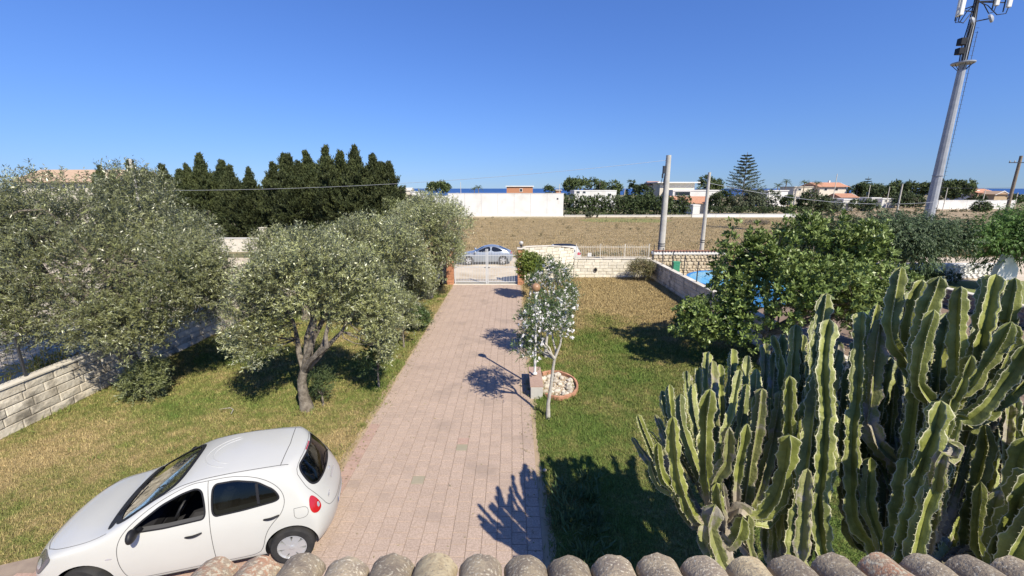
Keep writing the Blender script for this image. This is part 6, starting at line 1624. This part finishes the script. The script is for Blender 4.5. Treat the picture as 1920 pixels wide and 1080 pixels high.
# stubble on the field near the road
def tufts(name, region, n, h, w_, m, seed, keep=None, lean=.35, dens_=None):
    g = np.random.default_rng(seed); x0, x1, y0, y1 = region
    y = y0 + (y1 - y0) * g.random(n * 2) ** (dens_ or 1.0); x = g.uniform(x0, x1, n * 2)
    if keep is not None: k = keep(x, y); x, y = x[k], y[k]
    x, y = x[:n], y[:n]; n = len(x); sc_ = np.clip(y / 9.0, .8, 2.6) if y1 < 40 else np.ones(n)
    H_ = h * g.uniform(.5, 1.3, n) * (1 + .15 * (sc_ - 1)); a = g.uniform(0, 2 * np.pi, n); W_ = w_ * g.uniform(.7, 1.3, n) * sc_
    b = np.stack([x, y, np.full(n, .003)], 1); s_ = np.stack([np.cos(a) * W_ / 2, np.sin(a) * W_ / 2, np.zeros(n)], 1)
    tp = b + np.stack([g.normal(size=n) * H_ * lean, g.normal(size=n) * H_ * lean, H_], 1)
    V = np.stack([b - s_, b + s_, tp], 1).reshape(-1, 3)
    o = mesh_np(name, V, tris=np.arange(n * 3).reshape(n, 3), mat=m, attrs={'rnd': ('FACE', g.random(n))}); tag(o, kind='stuff'); return o
inl = lambda x, y: ~((x > -11.0) & (x < DX0) & (y < 7.2) & (y < np.interp(x, [-11.0, -8.0, -4.6, DX0], [4.3, 5.2, 6.55, 7.2])))
tufts("grass", (WL + .05, DX0 - .05, 4.2, GY - .1), 230000, .06, .014, m_lawn_lb, 81, inl, dens_=1.5)
ring = lambda x, y: ~((((x - 1.28) / .58) ** 2 + ((y - 11.25) / .80) ** 2 < 1) | ((x < .86) & (y > 10.45) & (y < 11.85)))
tufts("grass", (DX1 + .10, WR - .05, 3.2, WF - .1), 280000, .065, .014, m_lawn_rb, 82, ring, dens_=1.5)
tufts("stubble", (-13, 48, 35.3, 80), 110000, .12, .05, mat("straw", (.44,.34,.19), (.36,.27,.14), .6, .9, rnd=.25), 83, lambda x, y: y > 35.2, dens_=1.6)
# fallen leaves and small twigs on the lawn beside the drive
g = np.random.default_rng(91); n = 1500
P = np.stack([g.uniform(DX0 - .5, DX0 + .25, n), g.uniform(5, 22, n), np.full(n, .035)], 1)
P2 = np.stack([g.uniform(DX1 - .3, DX1 + .3, 500), g.uniform(5, 20, 500), np.full(500, .035)], 1); P = np.concatenate([P, P2])
o = leaves("fallen_leaves", P, norm(g.normal(size=(len(P), 3)) * np.array([1, 1, .1])), np.full(len(P), .02), 1, .05, .02, g, m_dry, None, spread=.1); tag(o, kind='stuff')
P3 = np.stack([g.uniform(-11, -4, 700), g.uniform(8, 20, 700), np.full(700, .05)], 1); P4 = np.stack([g.uniform(DX0, DX1, 160), g.uniform(5, 20, 160), np.full(160, .032)], 1)
P5 = np.concatenate([P3, P4]); o = leaves("fallen_leaves", P5, norm(g.normal(size=(len(P5), 3)) * np.array([1, 1, .1])), np.full(len(P5), .02), 1, .05, .02, g, m_dry, None, spread=.1); tag(o, kind='stuff')
# rank tufts and weeds along the edges and here and there in the grass
def weeds(name, spots, seed, h, m):
    g = np.random.default_rng(seed); B = []; U = []; L = []
    for x, y in spots:
        k = g.integers(10, 26); r_ = g.uniform(.05, .16)
        for _ in range(k):
            d = g.normal(size=3) * np.array([.6, .6, .1]) + np.array([0, 0, 1]); B.append((x + g.normal() * r_, y + g.normal() * r_, .0)); U.append(d / np.linalg.norm(d)); L.append(h * .3)
    o = leaves(name, np.array(B), np.array(U), np.array(L), 2, h, h * .12, g, m, None, spread=.25); tag(o, kind='stuff')
g = np.random.default_rng(92)
sp = [(WL + g.uniform(.05, .3), g.uniform(5, 24)) for _ in range(60)] + [(DX0 - g.uniform(.08, .4), g.uniform(7.6, 24)) for _ in range(55)] + [(DX1 + g.uniform(.12, .4), g.uniform(4, 24)) for _ in range(60)] \
   + [(g.uniform(-11, -4), g.uniform(7.5, 22)) for _ in range(70)] + [(g.uniform(.8, 8.6), g.uniform(5, 22)) for _ in range(80)] + [(WR - g.uniform(.05, .3), g.uniform(5, 26)) for _ in range(40)]
weeds("weed_tufts", sp, 93, .11, m_lawn_rb)
weeds("weed_tufts", [(1.28 + .66 * math.cos(a), 11.25 + .88 * math.sin(a)) for a in np.linspace(0, 6.2, 22)] + [(.95, 9.5), (.85, 9.55), (-5.3, 9.8), (-5.5, 9.9), (-5.1, 9.8)], 94, .14, m_lawn_rb)
sp = [(g.uniform(.7, 1.6), g.uniform(5.2, 7.2)) for _ in range(26)]
weeds("weed_tufts", sp, 95, .22, m_ole)
t = thing("twig", "thin curved dead twig lying on the left lawn below the largest olive", "twig", (gnd(425, 775).x, gnd(425, 775).y, .05)); MB().tube([(-.25, .12, 0), (0, .16, .02), (.15, .05, .03), (.2, -.12, .01)], .008, 5).build("stem", m_bark_p, t)
t = thing("stone", "small pale flat stone at the right edge of the driveway", "stone", (gnd(1021, 883).x, gnd(1021, 883).y, .02)); b = MB(); b.sphere((0, 0, 0), .045, 8, 5, .5); b.build("surface", m_stone, t)
